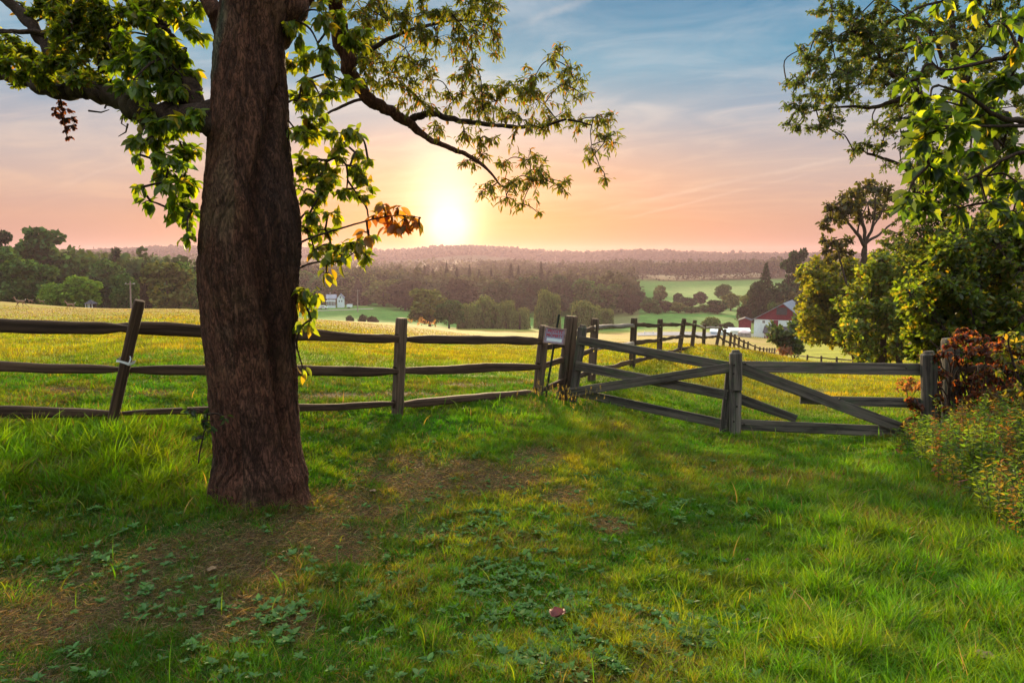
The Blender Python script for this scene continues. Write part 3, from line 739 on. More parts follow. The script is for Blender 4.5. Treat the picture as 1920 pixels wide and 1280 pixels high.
def sprays(name, par, BL, dfun, ll, lw, per, cols, w, mat, seeds, droop=.5, tmpl='oval', wood='bark_limb', rt=.006, twigs=True, rscale=1.0, flat=0.0, jitd=1.0, ntw=None, kk=1.0, lfname='foliage', whorl=False):
    """grows leafy sprays: each blob (px,py,r[,dens]) becomes a knot of twigs carrying leaves; blobs are joined to the nearest wood"""
    nodes = [np.asarray(s, float) for s in seeds]; mb = MB(); LP = []; LD = []; LL = []
    C = []
    for b in BL:
        d = dfun(b[0], b[1]); r = b[2]*d/F*rscale
        C.append((P(b[0], b[1], d+random.uniform(-1, 1)*r*jitd), r, b[3] if len(b) > 3 else 1.0))
    todo = list(range(len(C))); N = np.array(nodes)
    dist = np.array([np.min(np.linalg.norm(N-C[i][0], axis=1)) for i in todo])
    near = np.array([N[np.argmin(np.linalg.norm(N-C[i][0], axis=1))] for i in todo])
    done = set()
    for _ in range(len(C)):
        i = min((j for j in range(len(C)) if j not in done), key=lambda j: dist[j]); done.add(i)
        c, r, dn = C[i]; a = near[i].copy(); L_ = np.linalg.norm(c-a)
        if L_ > .02:
            mid = (a+c)/2+np.array([0, 0, .12*L_])+rng.normal(size=3)*.08*L_
            path = smooth_path([(*a, rt*1.6), (*mid, rt*1.3), (*c, rt*.9)], 4)
            if twigs: tube(mb, path[:, :3], path[:, 3], 5)
            new = [path[k, :3] for k in range(1, len(path), 2)]+[c]
        else: new = [c]
        for nd in new:
            for j in range(len(C)):
                if j not in done:
                    q = np.linalg.norm(C[j][0]-nd)
                    if q < dist[j]: dist[j] = q; near[j] = nd
        nt = ntw or max(3, int(3+r/ll*.9)); n_l = max(6, int(per*dn*((r/ll)**2*3.9+(r/ll)*3.5)*kk)); per_t = max(2, int(round(n_l/nt)))
        for t in range(nt):
            dr = rng.normal(size=3); dr[2] *= .75; dr /= np.linalg.norm(dr); dr[2] -= .15*droop; e = c+dr*r*random.uniform(.6, 1.35)
            m_ = c+dr*r*.5+np.array([0, 0, .12*r])
            if twigs: tube(mb, [c, m_, e], [rt*.7, rt*.5, rt*.25], 4, cap=False)
            tt = np.sqrt(np.linspace(.08, 1, per_t))
            if whorl: tt = np.repeat(np.linspace(.35, 1, max(1, per_t//5)), 5)[:per_t+5]
            for q in tt:
                p = (c*(1-q)+m_*q)*(1-q)+(m_*(1-q)+e*q)*q
                sd = rng.normal(size=3); sd /= np.linalg.norm(sd)
                D = sd*.9+dr*.45; D[2] -= droop*random.uniform(.5, 1.3)
                LP.append(p+rng.normal(size=3)*ll*.15); LD.append(D); LL.append(ll*random.uniform(.6, 1.25))
    LP = np.array(LP); LD = np.array(LD); LL = np.array(LL)
    U = rng.normal(size=LP.shape)*.55+np.array([0, -.5, .8])
    leaves(lfname, LP, LD, LL, LL*lw/({'leaf': .84, 'oval': .96}.get(tmpl, 1.0)), pal(len(LP), cols, w), mat, par, tmpl, U)
    if twigs and mb.n: mb.build('twig_sprays', M[wood], par)
    return len(LP)

def limb(par, pts, name='limb', k=12, mat='bark_limb', wob=.004):
    """pts: (px,py,d,radius_px)"""
    q = [(*P(a, b, d), r*d/F) for (a, b, d, r) in pts]
    s = smooth_path(q, 8); L = len(s)
    s[:, :3] += np.stack([fbm(np.arange(L)*.5, np.arange(L)*0+7, i, 2)-.5 for i in range(3)], 1)*s[:, 3:4]*.9
    s[:, 3] *= 1+.25*(fbm(np.arange(L)*.9, np.arange(L)*0+3, 9, 3)-.5)
    mb = MB(); tube(mb, s[:, :3], s[:, 3], k, (1, 1, 1)); mb.build(name, M[mat], par, smooth=True)
    return [v[:3] for v in s[::2]]

# ---------------------------------------------------------------- the big tree
def big_trunk(par):
    rows = [(990, 350, 605), (965, 360, 590), (945, 368, 580), (925, 375, 574), (900, 378, 575), (870, 383, 564), (830, 384, 558), (780, 378, 556), (700, 371, 552), (640, 364, 551), (600, 361, 555), (550, 355, 557), (500, 353, 560), (450, 357, 562),
            (415, 361, 561), (380, 364, 556), (350, 366, 548), (300, 371, 541), (240, 376, 537), (180, 379, 535), (120, 382, 530), (80, 385, 527), (40, 392, 532), (0, 396, 540), (-60, 402, 548), (-140, 408, 552), (-260, 412, 548), (-400, 420, 540)]
    gx = [(990, 560), (900, 545), (830, 540), (700, 528), (600, 516), (500, 500), (450, 490), (350, 492), (250, 512), (160, 524), (100, 540), (-400, 560)]
    py = np.array([r[0] for r in rows][::-1]); l = np.array([r[1] for r in rows][::-1]); r_ = np.array([r[2] for r in rows][::-1])
    gy = np.array([g[0] for g in gx][::-1]); gv = np.array([g[1] for g in gx][::-1])
    ys = np.linspace(990, -400, 560); d = 5.2
    na = 300; th = np.linspace(-math.pi, math.pi, na, endpoint=False)+math.pi/2
    V = []; C = []
    for y in ys:
        a = P(np.interp(y, py, l), y, d); b = P(np.interp(y, py, r_), y, d); c = (a+b)/2; hw = (b[0]-a[0])/2*.92
        g = P(np.interp(y, gy, gv), y, d)[0]; q = np.clip((g-c[0])/hw, -.98, .98)
        tg = -math.acos(q)
        z = c[2]; dth = (th-tg+math.pi) % (2*math.pi)-math.pi
        groove = np.exp(-(dth/.16)**2)*.28*np.clip((y-90)/120, 0, 1)*np.clip((900-y)/150, .25, 1)
        R_ = np.ones(na)-groove
        flare = np.clip((y-860)/110, 0, 1)
        R_ += flare**1.3*.17*np.maximum(0, np.cos(th*5+.7))*np.clip((y-860)/130, 0, 1)
        lump = fbm(np.cos(th)*1.6+5, np.sin(th)*1.6+z*.9+9, 60, 3)-.5
        R_ += lump*.12*(1-np.clip(abs(np.cos(th))-.85, 0, .15)/.15*.8)
        arc = th*hw
        rid = np.abs(fbm(arc*13+z*1.5, z*2.6, 70, 4)-.5)*2
        fis = -np.clip(.22-rid, 0, .22)/.22*.012
        pl_ = (fbm(arc*30, z*9, 75, 3)-.5)*.014+(fbm(arc*55, z*30, 76, 2)-.5)*.008
        off = fis+pl_
        rr = hw*R_+off
        V.append(np.stack([c[0]+rr*np.cos(th), c[1]+.12+rr*.88*np.sin(th), np.full(na, z)], 1))
        tone = np.clip(.95+.5*(fbm(arc*2.2, z*1.3, 80, 3)-.5)+np.where(rid < .14, -.35, 0), .3, 1.5)
        grey = np.clip((fbm(arc*1.5+4, z*1.1, 85, 3)-.55)*4, 0, .5)
        side = 1-.42*np.clip((dth-.02)/.12, 0, 1)*np.clip((1.5-dth)/.3, 0, 1)*np.clip((y-150)/150, 0, 1)*np.clip((800-y)/150, 0, 1)  # painted shade: darkens the stem to the right of the fold
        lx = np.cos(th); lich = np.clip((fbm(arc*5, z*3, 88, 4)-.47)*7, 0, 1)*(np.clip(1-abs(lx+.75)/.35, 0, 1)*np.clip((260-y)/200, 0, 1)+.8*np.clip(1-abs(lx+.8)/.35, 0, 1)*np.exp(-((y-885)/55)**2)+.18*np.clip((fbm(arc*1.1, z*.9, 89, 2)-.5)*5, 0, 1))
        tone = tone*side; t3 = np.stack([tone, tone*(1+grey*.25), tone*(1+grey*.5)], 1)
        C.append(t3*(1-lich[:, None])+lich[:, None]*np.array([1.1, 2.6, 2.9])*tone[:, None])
    V = np.concatenate(V); C = np.concatenate(C); n = len(ys)
    i, j = np.meshgrid(np.arange(n-1), np.arange(na), indexing='ij'); i = i.ravel(); j = j.ravel(); j2 = (j+1) % na
    Fc = np.stack([i*na+j, i*na+j2, (i+1)*na+j2, (i+1)*na+j], 1)
    me = bpy.data.meshes.new('trunk'); me.vertices.add(len(V)); me.vertices.foreach_set('co', (V-world_of(par)).astype(np.float32).ravel())
    me.loops.add(Fc.size); me.loops.foreach_set('vertex_index', Fc.astype(np.int32).ravel()); me.polygons.add(len(Fc)); me.polygons.foreach_set('loop_start', np.arange(len(Fc), dtype=np.int32)*4)
    me.update(calc_edges=True); me.polygons.foreach_set('use_smooth', np.ones(len(Fc), bool))
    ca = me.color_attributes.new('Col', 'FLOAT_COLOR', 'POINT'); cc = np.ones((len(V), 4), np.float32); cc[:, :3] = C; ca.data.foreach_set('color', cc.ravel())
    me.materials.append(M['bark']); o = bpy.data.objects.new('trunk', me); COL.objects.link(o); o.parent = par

bt = empty('shade_tree', G(470, 5.2), 'huge old tree with a thick ridged trunk standing before the split rail fence', 'tree')
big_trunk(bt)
seeds = []
# limbs
L1 = limb(bt, [(420, 240, 5.25, 26), (385, 218, 5.25, 24), (330, 222, 5.3, 24), (262, 205, 5.4, 21), (232, 190, 5.45, 19), (190, 175, 5.5, 17), (150, 168, 5.6, 16), (90, 168, 5.7, 13), (45, 148, 5.8, 12), (0, 138, 5.9, 11), (-90, 110, 6.1, 9)])
L2 = limb(bt, [(165, 172, 5.55, 14), (130, 140, 5.6, 12), (92, 95, 5.7, 11), (60, 48, 5.8, 10), (20, 8, 5.9, 9), (-50, -60, 6.1, 7)])
L3 = limb(bt, [(385, 225, 5.4, 24), (345, 160, 5.5, 22), (312, 95, 5.6, 20), (298, 45, 5.7, 18), (262, 8, 5.8, 16), (215, -45, 5.9, 14)])
L4 = limb(bt, [(478, 150, 5.45, 20), (502, 70, 5.45, 30), (548, -10, 5.45, 34), (605, -80, 5.6, 28), (660, -150, 6.0, 22), (640, -80, 6.4, 17), (632, 0, 6.6, 14), (637, 60, 6.7, 14), (655, 130, 6.8, 13.5), (684, 178, 6.9, 12), (722, 205, 7.0, 10.5), (768, 232, 7.1, 9), (800, 258, 7.1, 5.5), (845, 278, 7.1, 4.6), (885, 296, 7.1, 4), (915, 318, 7.1, 2.5), (940, 350, 7.1, 1.5)], mat='bark')
L5 = limb(bt, [(768, 232, 7.1, 7), (785, 218, 7.1, 6.5), (812, 213, 7.1, 6), (850, 224, 7.15, 5.2), (900, 232, 7.2, 4.4), (955, 237, 7.2, 3.8), (1012, 238, 7.2, 3), (1060, 225, 7.2, 2), (1110, 235, 7.2, 1.3)])
L6 = limb(bt, [(655, 130, 6.8, 5), (700, 90, 6.9, 4.2), (760, 60, 7, 3.5), (840, 40, 7.1, 2.5), (900, 40, 7.1, 1.6)])
L6b = limb(bt, [(660, -150, 6.0, 12), (720, -90, 6.5, 9), (710, 0, 6.8, 4), (730, 40, 6.9, 3)])
L7 = limb(bt, [(690, 182, 6.9, 3), (640, 200, 6.8, 2.5), (600, 220, 6.6, 2)])
L8 = limb(bt, [(428, 85, 5.35, 12), (400, 22, 5.3, 14), (377, -25, 5.4, 13), (345, -80, 5.6, 12), (300, -180, 5.9, 10)], mat='bark')
L9 = limb(bt, [(90, 62, 5.7, 4.5), (45, 60, 5.7, 4), (0, 58, 5.75, 3.5)])
for s_ in (L1, L2, L3, L4[8:], L5, L6, L6b, L7, L8): seeds += s_
dirs_small = [(22,112,25),(68,131,30),(94,22,34),(131,37,38),(169,67,42),(124,75,28),(187,94,34),(161,22,38),(210,56,44),(142,124,28),(187,142,24),(225,22,42),(30,95,18),(48,20,16,.6),(15,75,14,.6),(100,110,20),(230,120,25),(150,150,14),(205,160,18),(95,150,14),(60,105,16),(200,-30,50),(120,-30,45),(280,-30,50),(20,-40,30),(40,150,12)]
sprays('a', bt, dirs_small, lambda x, y: 5.7+random.uniform(-.4, .4), .055, .42, 6.5, [(.085, .12, .012), (.11, .16, .012), (.19, .20, .015), (.14, .09, .02)], [5, 4, 1.4, .5], M['leaf'], seeds, droop=.35, tmpl='leaf', ntw=10, rscale=1.1, kk=3.2)
big_left = [(262,94,48),(300,56,44),(337,37,40),(281,150,50),(330,131,46),(352,169,40),(300,187,44),(262,210,20),(326,222,36),(356,225,34),(350,90,34),(360,20,30),(300,110,40),(262,262,16),(292,255,28),(330,262,36),(319,292,30),(305,322,24),(349,300,26),(270,350,9,.7),(283,378,12,.8),(319,356,22),(335,372,20),(324,394,10),(349,415,12),(352,445,9),(262,290,10,.7),(345,330,22),(300,230,30),(250,150,26),(240,60,26),(345,-30,40),(362,350,16),(360,395,12)]
sprays('b', bt, big_left, lambda x, y: 5.05+.004*abs(y-200)*0+random.uniform(.0, .55), .086, .50, 4.8, [(.07, .12, .010), (.09, .16, .012), (.16, .20, .014), (.22, .20, .02)], [5, 4, 2, .6], M['leaf'], seeds, droop=.85, kk=1.6)
big_right = [(560,40,30),(600,90,40),(562,120,30),(640,60,38),(560,190,28),(600,180,34),(640,150,30),(560,250,28),(600,240,34),(640,250,28),(668,250,14),(570,310,28),(612,300,34),(650,310,26),(680,320,14),(570,360,22),(610,360,28),(650,355,20),(672,368,12),(580,400,16),(600,430,20),(575,430,14),(625,460,18),(660,455,18),(590,470,14),(692,440,9),(640,482,9),(685,482,8),(690,300,10),(575,150,30),(600,20,26),(665,285,14),(620,400,14),(600,330,26),(690,345,8)]
sprays('c', bt, big_right, lambda x, y: 5.35+random.uniform(0, .5), .080, .50, 4.2, [(.08, .12, .012), (.11, .16, .013), (.19, .20, .015), (.25, .19, .02)], [5, 4, 2.2, .7], M['leaf'], seeds+[P(520, 300, 5.4), P(530, 400, 5.4), P(530, 200, 5.4)], droop=.85, kk=1.6)
top_right = [(680,20,42),(730,40,48),(790,30,46),(850,30,46),(900,20,34),(700,90,30),(760,90,34),(820,70,34),(880,60,34),(920,50,24),(930,82,12),(700,120,28),(740,140,28),(780,122,28),(860,90,20),(925,102,10),(700,60,36),(660,110,30),(665,160,22),(780,-30,50),(700,-30,50),(860,-30,45),(920,5,22),(715,165,14),(690,150,20)]
rlimb = [(760,170,30),(790,190,28),(800,150,22),(870,140,30),(850,190,28),(900,170,38),(930,190,34),(960,160,28),(1000,150,32),(1030,112,16),(1052,90,9),(1010,190,38),(1050,160,28),(1085,150,18),(1092,178,14),(1040,220,32),(980,225,32),(1080,230,20),(1120,220,20),(1145,216,11),(1135,258,22),(1110,280,15),(1150,268,8),(1105,300,11),(1135,335,9),(870,245,20),(820,245,18),(900,260,18),(922,262,14),(880,300,16),(902,290,12),(940,310,16),(990,300,22),(1000,340,28),(960,342,22),(920,350,19),(902,362,9),(950,370,16),(1010,320,22),(1052,350,15),(980,382,12),(1010,400,7),(1062,342,9),(1045,100,8),(1070,130,16),(1125,315,7),(880,120,20),(905,205,26)]
cols_r = [(.07, .09, .016), (.09, .11, .018), (.13, .11, .02), (.15, .07, .022)]
sprays('d', bt, top_right, lambda x, y: 7.0+random.uniform(-.5, .5), .066, .27, 4.0, cols_r, [5, 4, 1.5, .5], M['leaf'], seeds, droop=.75, tmpl='leaf', ntw=12, rscale=1.12, rt=.004, kk=1.35)
sprays('e', bt, rlimb, lambda x, y: 7.15+random.uniform(-.3, .3), .064, .25, 4.0, cols_r, [4, 4, 2, 1], M['leaf'], seeds, droop=.8, tmpl='leaf', ntw=12, rscale=1.12, rt=.004, kk=1.35)
# crown that stands above the picture (shades the path as in the photograph)
above = [(x, y, 85, .35) for x in range(-250, 1000, 130) for y in (-170, -330)]
sprays('f', bt, above, lambda x, y: 5.6+random.uniform(-2.2, 1.8), .14, .5, 3.2, [(.045, .09, .016)], [1], M['leaf'], seeds+[P(470, -300, 5.3)], droop=.5, tmpl='card')
# sprig of leaves reaching out to the sun, vine shoots by the trunk
vn = empty('climbing_vine', P(555, 500, 5.25), 'yellow-green leafy vine shoots reaching out from the side of the thick trunk', 'vine')
vs = []
vs += limb(vn, [(552, 460, 5.3, 2.2), (600, 440, 5.3, 2), (650, 425, 5.3, 1.8), (700, 411, 5.3, 1.5), (745, 404, 5.3, 1.3), (788, 408, 5.3, 1)], 'stem', 6)
vs += limb(vn, [(552, 508, 5.3, 2), (590, 492, 5.3, 1.8), (640, 488, 5.3, 1.4), (668, 470, 5.3, 1)], 'stem', 6)
vs += limb(vn, [(552, 540, 5.3, 2), (572, 548, 5.3, 1.5), (590, 552, 5.3, 1.2)], 'stem', 6)
sprays('g', vn, [(640,478,10),(688,482,9),(668,455,12),(612,512,9),(575,545,13),(598,556,11),(575,578,11),(565,612,10),(618,480,9),(562,560,10),(568,690,4),(584,600,7)], lambda x, y: 5.3, .10, .5, 5.5, [(.14, .19, .02), (.10, .16, .02), (.22, .17, .02)], [3, 3, 1.5], M['leaf'], vs, droop=1.2, jitd=.6)
sprays('h', vn, [(700,404,8),(722,396,7),(735,412,9),(752,428,9),(772,410,8),(745,390,8),(786,420,8),(718,384,4),(690,440,6),(760,412,8)], lambda x, y: 5.3, .105, .5, 5.0, [(.18, .07, .02), (.20, .10, .02), (.12, .10, .02)], [3, 2, 1], M['leaf'], vs, droop=.9, jitd=.5)  # reddish palette paints the red sunlight into these leaves
vb = empty('climbing_vine', P(385, 800, 4.8), 'small dark-leaved vine low on the shaded side of the big trunk', 'vine')
v2 = limb(vb, [(372, 868, 4.85, 1.5), (378, 830, 4.85, 1.4), (388, 790, 4.82, 1.3), (392, 765, 4.82, 1.0)], 'stem', 6)
sprays('i', vb, [(360,768,6),(378,790,9),(390,800,8),(368,822,5),(385,775,6),(422,782,3),(350,770,4)], lambda x, y: 4.82, .05, .5, 4, [(.03, .06, .02), (.06, .10, .02)], [3, 1], M['leaf'], v2, droop=.6, jitd=.4)
dc = empty('dead_leaf_cluster', P(112, 180, 5.65), 'hanging cluster of shrivelled brown leaves under the big tree limb', 'dead leaves')
d1 = limb(dc, [(110, 168, 5.65, 1.8), (116, 200, 5.65, 1.5), (122, 235, 5.65, 1.2), (127, 262, 5.65, .8)], 'twig', 5)
sprays('j', dc, [(113,190,6),(108,205,8),(122,205,8),(116,222,8),(132,222,8),(124,240,8),(128,258,6),(106,215,5),(136,236,5)], lambda x, y: 5.65, .032, .6, 5, [(.10, .035, .03), (.06, .025, .022)], [1, 1], M['leaf_small'], d1, droop=1.2, tmpl='hex')
tw = MB()
for pth in ([(232, 205), (228, 232), (240, 240)], [(240, 232), (236, 248), (222, 256)], [(166, 208), (190, 211), (205, 206)], [(200, 195), (196, 204)], [(0, 62), (20, 60), (40, 70)]):
    tube(tw, [P(a, b, 5.5) for a, b in pth], [.008, .006, .003][:len(pth)], 5)
tw.build('twig_sprays', M['bark_limb'], bt)

# ---------------------------------------------------------------- right: bough of a near tree, with large leaves
nb = empty('leaning_tree', G(2120, 5.0), 'near tree whose big-leaved boughs hang in over the vine-covered post', 'tree')
ns = []
limb(nb, [(2130, 1080, 5.0, 42), (2120, 700, 5.0, 38), (2090, 400, 5.0, 34), (2060, 200, 4.9, 28), (2040, -50, 4.9, 24), (2030, -300, 4.9, 18)], 'trunk')
ns += limb(nb, [(2050, 130, 4.9, 10), (1980, 110, 4.7, 7), (1920, 106, 4.6, 5), (1865, 112, 4.55, 3.6), (1810, 125, 4.5, 2.6), (1760, 128, 4.5, 1.8), (1725, 80, 4.5, 1)])
ns += limb(nb, [(2070, 260, 4.9, 12), (1990, 245, 4.8, 8), (1920, 228, 4.7, 6), (1870, 218, 4.65, 4.2), (1815, 180, 4.6, 2.8), (1760, 160, 4.6, 1.6)])
ns += limb(nb, [(1990, 245, 4.8, 6), (1920, 236, 4.7, 3.5), (1850, 237, 4.6, 2.5), (1750, 236, 4.6, 1.4)])
ns += limb(nb, [(2080, 300, 4.9, 9), (1990, 290, 4.7, 6), (1920, 286, 4.6, 4), (1870, 305, 4.6, 3), (1820, 335, 4.6, 2.4), (1760, 362, 4.6, 1.5)])
nbb = [(1692,32,6),(1725,78,13),(1748,84,7),(1700,155,14),(1722,148,8),(1762,4,12),(1862,58,15),(1880,45,12),(1900,38,14),(1745,180,22),(1772,190,28),(1810,170,26),(1860,150,26),(1900,140,28),(1738,215,22),(1780,240,34),(1830,220,34),(1890,210,34),(1732,260,22),(1770,290,28),(1820,280,30),(1880,280,30),(1742,310,22),(1718,296,14),(1790,340,28),(1850,330,25),(1905,340,28),(1728,376,20),(1702,368,12),(1692,394,8),(1762,380,20),(1800,390,18),(1900,395,24),(1850,380,22),(1800,215,30),(1850,250,30),(1765,330,22),(1735,395,12),(1830,12,10),(1905,85,18),(1820,110,16),(1785,130,14)]
sprays('k', nb, nbb, lambda x, y: 4.65+random.uniform(-.25, .35), .10, .52, 3.4, [(.045, .085, .018), (.065, .115, .016), (.14, .18, .018), (.20, .16, .02), (.045, .085, .035)], [4, 5, 2.2, .35, 1.4], M['leaf'], ns, droop=.6, jitd=.8, kk=1.8)

# ---------------------------------------------------------------- right: tall fine-leaved tree behind
ft = empty('ash_tree', G(1880, 15), 'tall fine-leaved tree spreading over the hedgerow, its pale boughs against the sky', 'tree')
fs = []
limb(ft, [(1890, 735, 15, 20), (1870, 600, 15, 18), (1850, 510, 15, 15), (1815, 455, 15, 12), (1790, 431, 15, 9)], 'trunk')
fs += limb(ft, [(1795, 436, 15, 9), (1765, 408, 15, 7.5), (1738, 386, 15, 6), (1712, 350, 15, 5.5), (1700, 318, 15, 4), (1665, 300, 15, 3), (1626, 288, 15, 2.2)])
fs += limb(ft, [(1738, 386, 15, 6), (1725, 330, 15, 6), (1728, 260, 15, 6.5), (1732, 195, 15, 6.5), (1712, 160, 15, 4.5), (1675, 142, 15, 4), (1656, 120, 15, 3), (1642, 90, 15, 2.5), (1615, 55, 15, 2)])
fs += limb(ft, [(1732, 195, 15, 6), (1700, 182, 15, 5), (1670, 192, 15, 4), (1635, 202, 15, 3.2), (1600, 200, 15, 2.5), (1555, 203, 15, 1.8), (1510, 212, 15, 1)])
fs += limb(ft, [(1850, 510, 15, 9), (1880, 380, 15, 7.5), (1850, 220, 15, 6), (1800, 130, 15, 7), (1785, 40, 15, 5), (1780, -60, 15, 4)])
fs += limb(ft, [(1800, 130, 15, 5), (1770, 115, 15, 4), (1750, 70, 15, 3), (1700, 20, 15, 2)])
fs += limb(ft, [(1850, 220, 15, 6), (1900, 120, 15, 5), (1930, 0, 15, 4)])
ftb = [(1475,157,9,.7),(1480,232,9,.7),(1502,92,12),(1512,120,18),(1497,150,16),(1530,130,24),(1478,200,10,.5),(1500,200,22),(1530,180,26),(1560,140,32),(1560,80,28),(1560,22,28),(1600,40,36),(1650,40,36),(1700,30,36),(1600,110,36),(1650,110,36),(1700,100,36),(1570,188,26),(1540,232,16),(1522,240,12,.8),(1560,225,16),(1610,160,32),(1660,160,26,.8),(1620,200,12,.6),(1572,252,8,.6),(1750,60,42),(1800,40,42),(1850,50,42),(1900,30,38),(1760,130,38),(1820,120,42),(1880,120,42),(1700,180,26,.8),(1490,238,10),(1540,60,18),(1550,-10,24),
       (1600,282,12),(1620,270,13),(1650,276,13,.8),(1640,235,12,.7),(1660,240,18,.7),(1690,222,22,.8),(1700,262,20,.7),(1740,250,26,.8),(1690,310,10,.7),(1722,340,14,.7),(1750,300,30,.8),(1800,280,36,.8),(1860,280,38,.8),(1905,300,30,.8),(1850,350,30,.8),(1800,380,28,.8),(1885,400,32,.8),(1722,430,20,.8),(1700,456,13,.8),(1760,440,26),(1820,430,30),(1740,470,20),(1880,440,32),(1660,310,9,.5),(1600,60,30),(1660,-20,40),(1760,-20,40),(1860,-20,40),(1590,140,26),(1635,75,30)]
sprays('l', ft, ftb+[(x_, y_, 30, .8) for x_, y_ in ((1690,200),(1745,225),(1790,225),(1850,200),(1900,200),(1760,180),(1700,140),(1830,330),(1770,340),(1740,300),(1900,350),(1700,60),(1620,80),(1700,400),(1725,445),(1690,440),(1760,410),(1790,460),(1830,460),(1680,470),(1820,90),(1880,260))], lambda x, y: 15+random.uniform(-1, 1), .085, .45, 3.4, [(.05, .085, .028), (.065, .10, .028), (.10, .12, .03), (.13, .09, .03)], [4, 4, 1.5, .6], M['leaf_small'], fs, droop=.5, tmpl='card', rt=.010, ntw=16, rscale=1.15, kk=2.4)

# ---------------------------------------------------------------- hedgerow trees to the right
def bush_tree(name, label, cat, px0, base, d, BL, ll, cols, w, trunk=None, per=4.0, dj=.5, group=None, mat='leaf_small', rt=.02, tmpl='hex', droop=.3, extra=(), kx=1.0):
    e = empty(name, G(px0, d), label, cat, group); s = []
    if trunk: s += limb(e, trunk, 'trunk', 10, 'bark_far')
    for t in extra: s += limb(e, t, 'limb', 8, 'bark_far')
    if not s: s = [G(px0, d)]
    sprays('m', e, BL, lambda x, y: d+random.uniform(-dj, dj)*2, ll, .5, per, cols, w, M[mat], s, droop=droop, tmpl=tmpl, rt=rt, ntw=12, kk=3.0*kx)
    return e
def fill(x0, x1, y0, y1, n, r, shape=None, seed=1):
    g = random.Random(seed); out = []; t = 0
    while len(out) < n and t < n*60:
        t += 1; x = g.uniform(x0, x1); y = g.uniform(y0, y1)
        if shape is None or shape(x, y): out.append((x, y, r*g.uniform(.55, 1.3)))
    for (x, y, q) in list(out)[::3]:
        a = g.uniform(3.2, 6.2); out.append((x+math.cos(a)*q*1.5, y+math.sin(a)*q*1.5, q*.42, .7))
    return out
def ell(cx, cy, rx, ry): return lambda x, y: ((x-cx)/rx)**2+((y-cy)/ry)**2 < 1
def top_poly(pts, bottom):
    xs = [p[0] for p in pts]; ys = [p[1] for p in pts]
    return lambda x, y: y > np.interp(x, xs, ys)+9*math.sin(x*.11)+7*math.sin(x*.27+1)+5*math.sin(x*.53) and y < (np.interp(x, [b[0] for b in bottom], [b[1] for b in bottom]) if isinstance(bottom, list) else bottom)
G_mid = [(.075, .125, .018), (.105, .155, .020), (.16, .19, .022), (.20, .165, .028)]
bush_tree('hedgerow_tree', 'rounded yellow-green tree standing just beside the red and white barn', 'tree', 1606, 668, 46, fill(1500, 1650, 488, 655, 130, 18, top_poly([(1495, 560), (1505, 515), (1530, 490), (1580, 488), (1610, 500), (1640, 520)], [(1500, 590), (1530, 655), (1650, 660)]), 3),
          .29, [(.15, .165, .020), (.19, .19, .022), (.09, .135, .018)], [3, 2, 2], [(1604, 672, 46, 6), (1602, 640, 46, 5), (1596, 600, 46, 4), (1580, 560, 46, 3), (1570, 520, 46, 2)], per=2.6, dj=1.0)
bush_tree('hedgerow_tree', 'bushy mid-green tree between the yellow-green tree and the vine-covered post', 'tree', 1660, 690, 34, fill(1585, 1790, 470, 672, 170, 20, top_poly([(1585, 600), (1600, 560), (1625, 505), (1660, 478), (1700, 470), (1760, 460)], [(1590, 640), (1620, 672), (1740, 676)]), 5),
          .23, G_mid, [4, 4, 2, 1], [(1652, 692, 34, 8), (1654, 660, 34, 6), (1660, 600, 34, 5), (1668, 540, 34, 4)], per=2.7, dj=1.0, extra=[[(1690, 692, 33, 6), (1684, 650, 33, 5), (1690, 600, 33, 4)]])
bush_tree('hedgerow_tree', 'largest dense green tree of the hedgerow, filling in behind the red vine', 'tree', 1830, 745, 13.6, fill(1705, 1960, 415, 735, 230, 27, top_poly([(1700, 560), (1730, 480), (1760, 455), (1800, 430), (1850, 400), (1960, 380)], [(1705, 650), (1760, 700), (1960, 735)]), 7),
          .100, [(.065, .11, .018), (.085, .135, .020), (.14, .165, .022), (.19, .15, .028)], [5, 3, 2, 1], [(1832, 752, 13.6, 14), (1835, 650, 13.6, 11), (1830, 560, 13.6, 9), (1835, 480, 13.6, 6)], per=2.2, dj=.5, mat='leaf')
bush_tree('hedgerow_bush', 'dark rounded bush in front of the barn at the far bend of the fence', 'bush', 1482, 668, 66, fill(1455, 1515, 608, 660, 22, 12, ell(1484, 634, 30, 28), 9),
          .42, [(.035, .07, .022), (.06, .10, .03), (.09, .13, .035)], [5, 3, 1], None, per=3.0)
bush_tree('rust_brown_shrub', 'small rust-brown shrub by the far bend of the fence', 'shrub', 1468, 668, 64, [(1462, 655, 5), (1474, 656, 6), (1480, 660, 5), (1468, 662, 4)], .28, [(.20, .08, .04), (.13, .07, .04)], [1, 1], None, per=3)
sp_e = [(1545,425,10),(1560,410,13),(1575,392,14),(1590,378,15),(1605,365,16),(1620,352,15),(1640,350,16),(1655,358,14),(1665,372,13),(1585,400,16),(1605,392,16),(1625,380,16),(1645,380,15),(1660,395,10),(1560,392,10),(1570,412,12),(1545,450,7),(1560,455,11),(1575,460,11),(1590,452,9),(1550,470,9),(1570,478,12),(1555,490,8),(1590,475,8),(1580,368,8),(1635,405,10),(1612,410,10),(1550,384,6)]
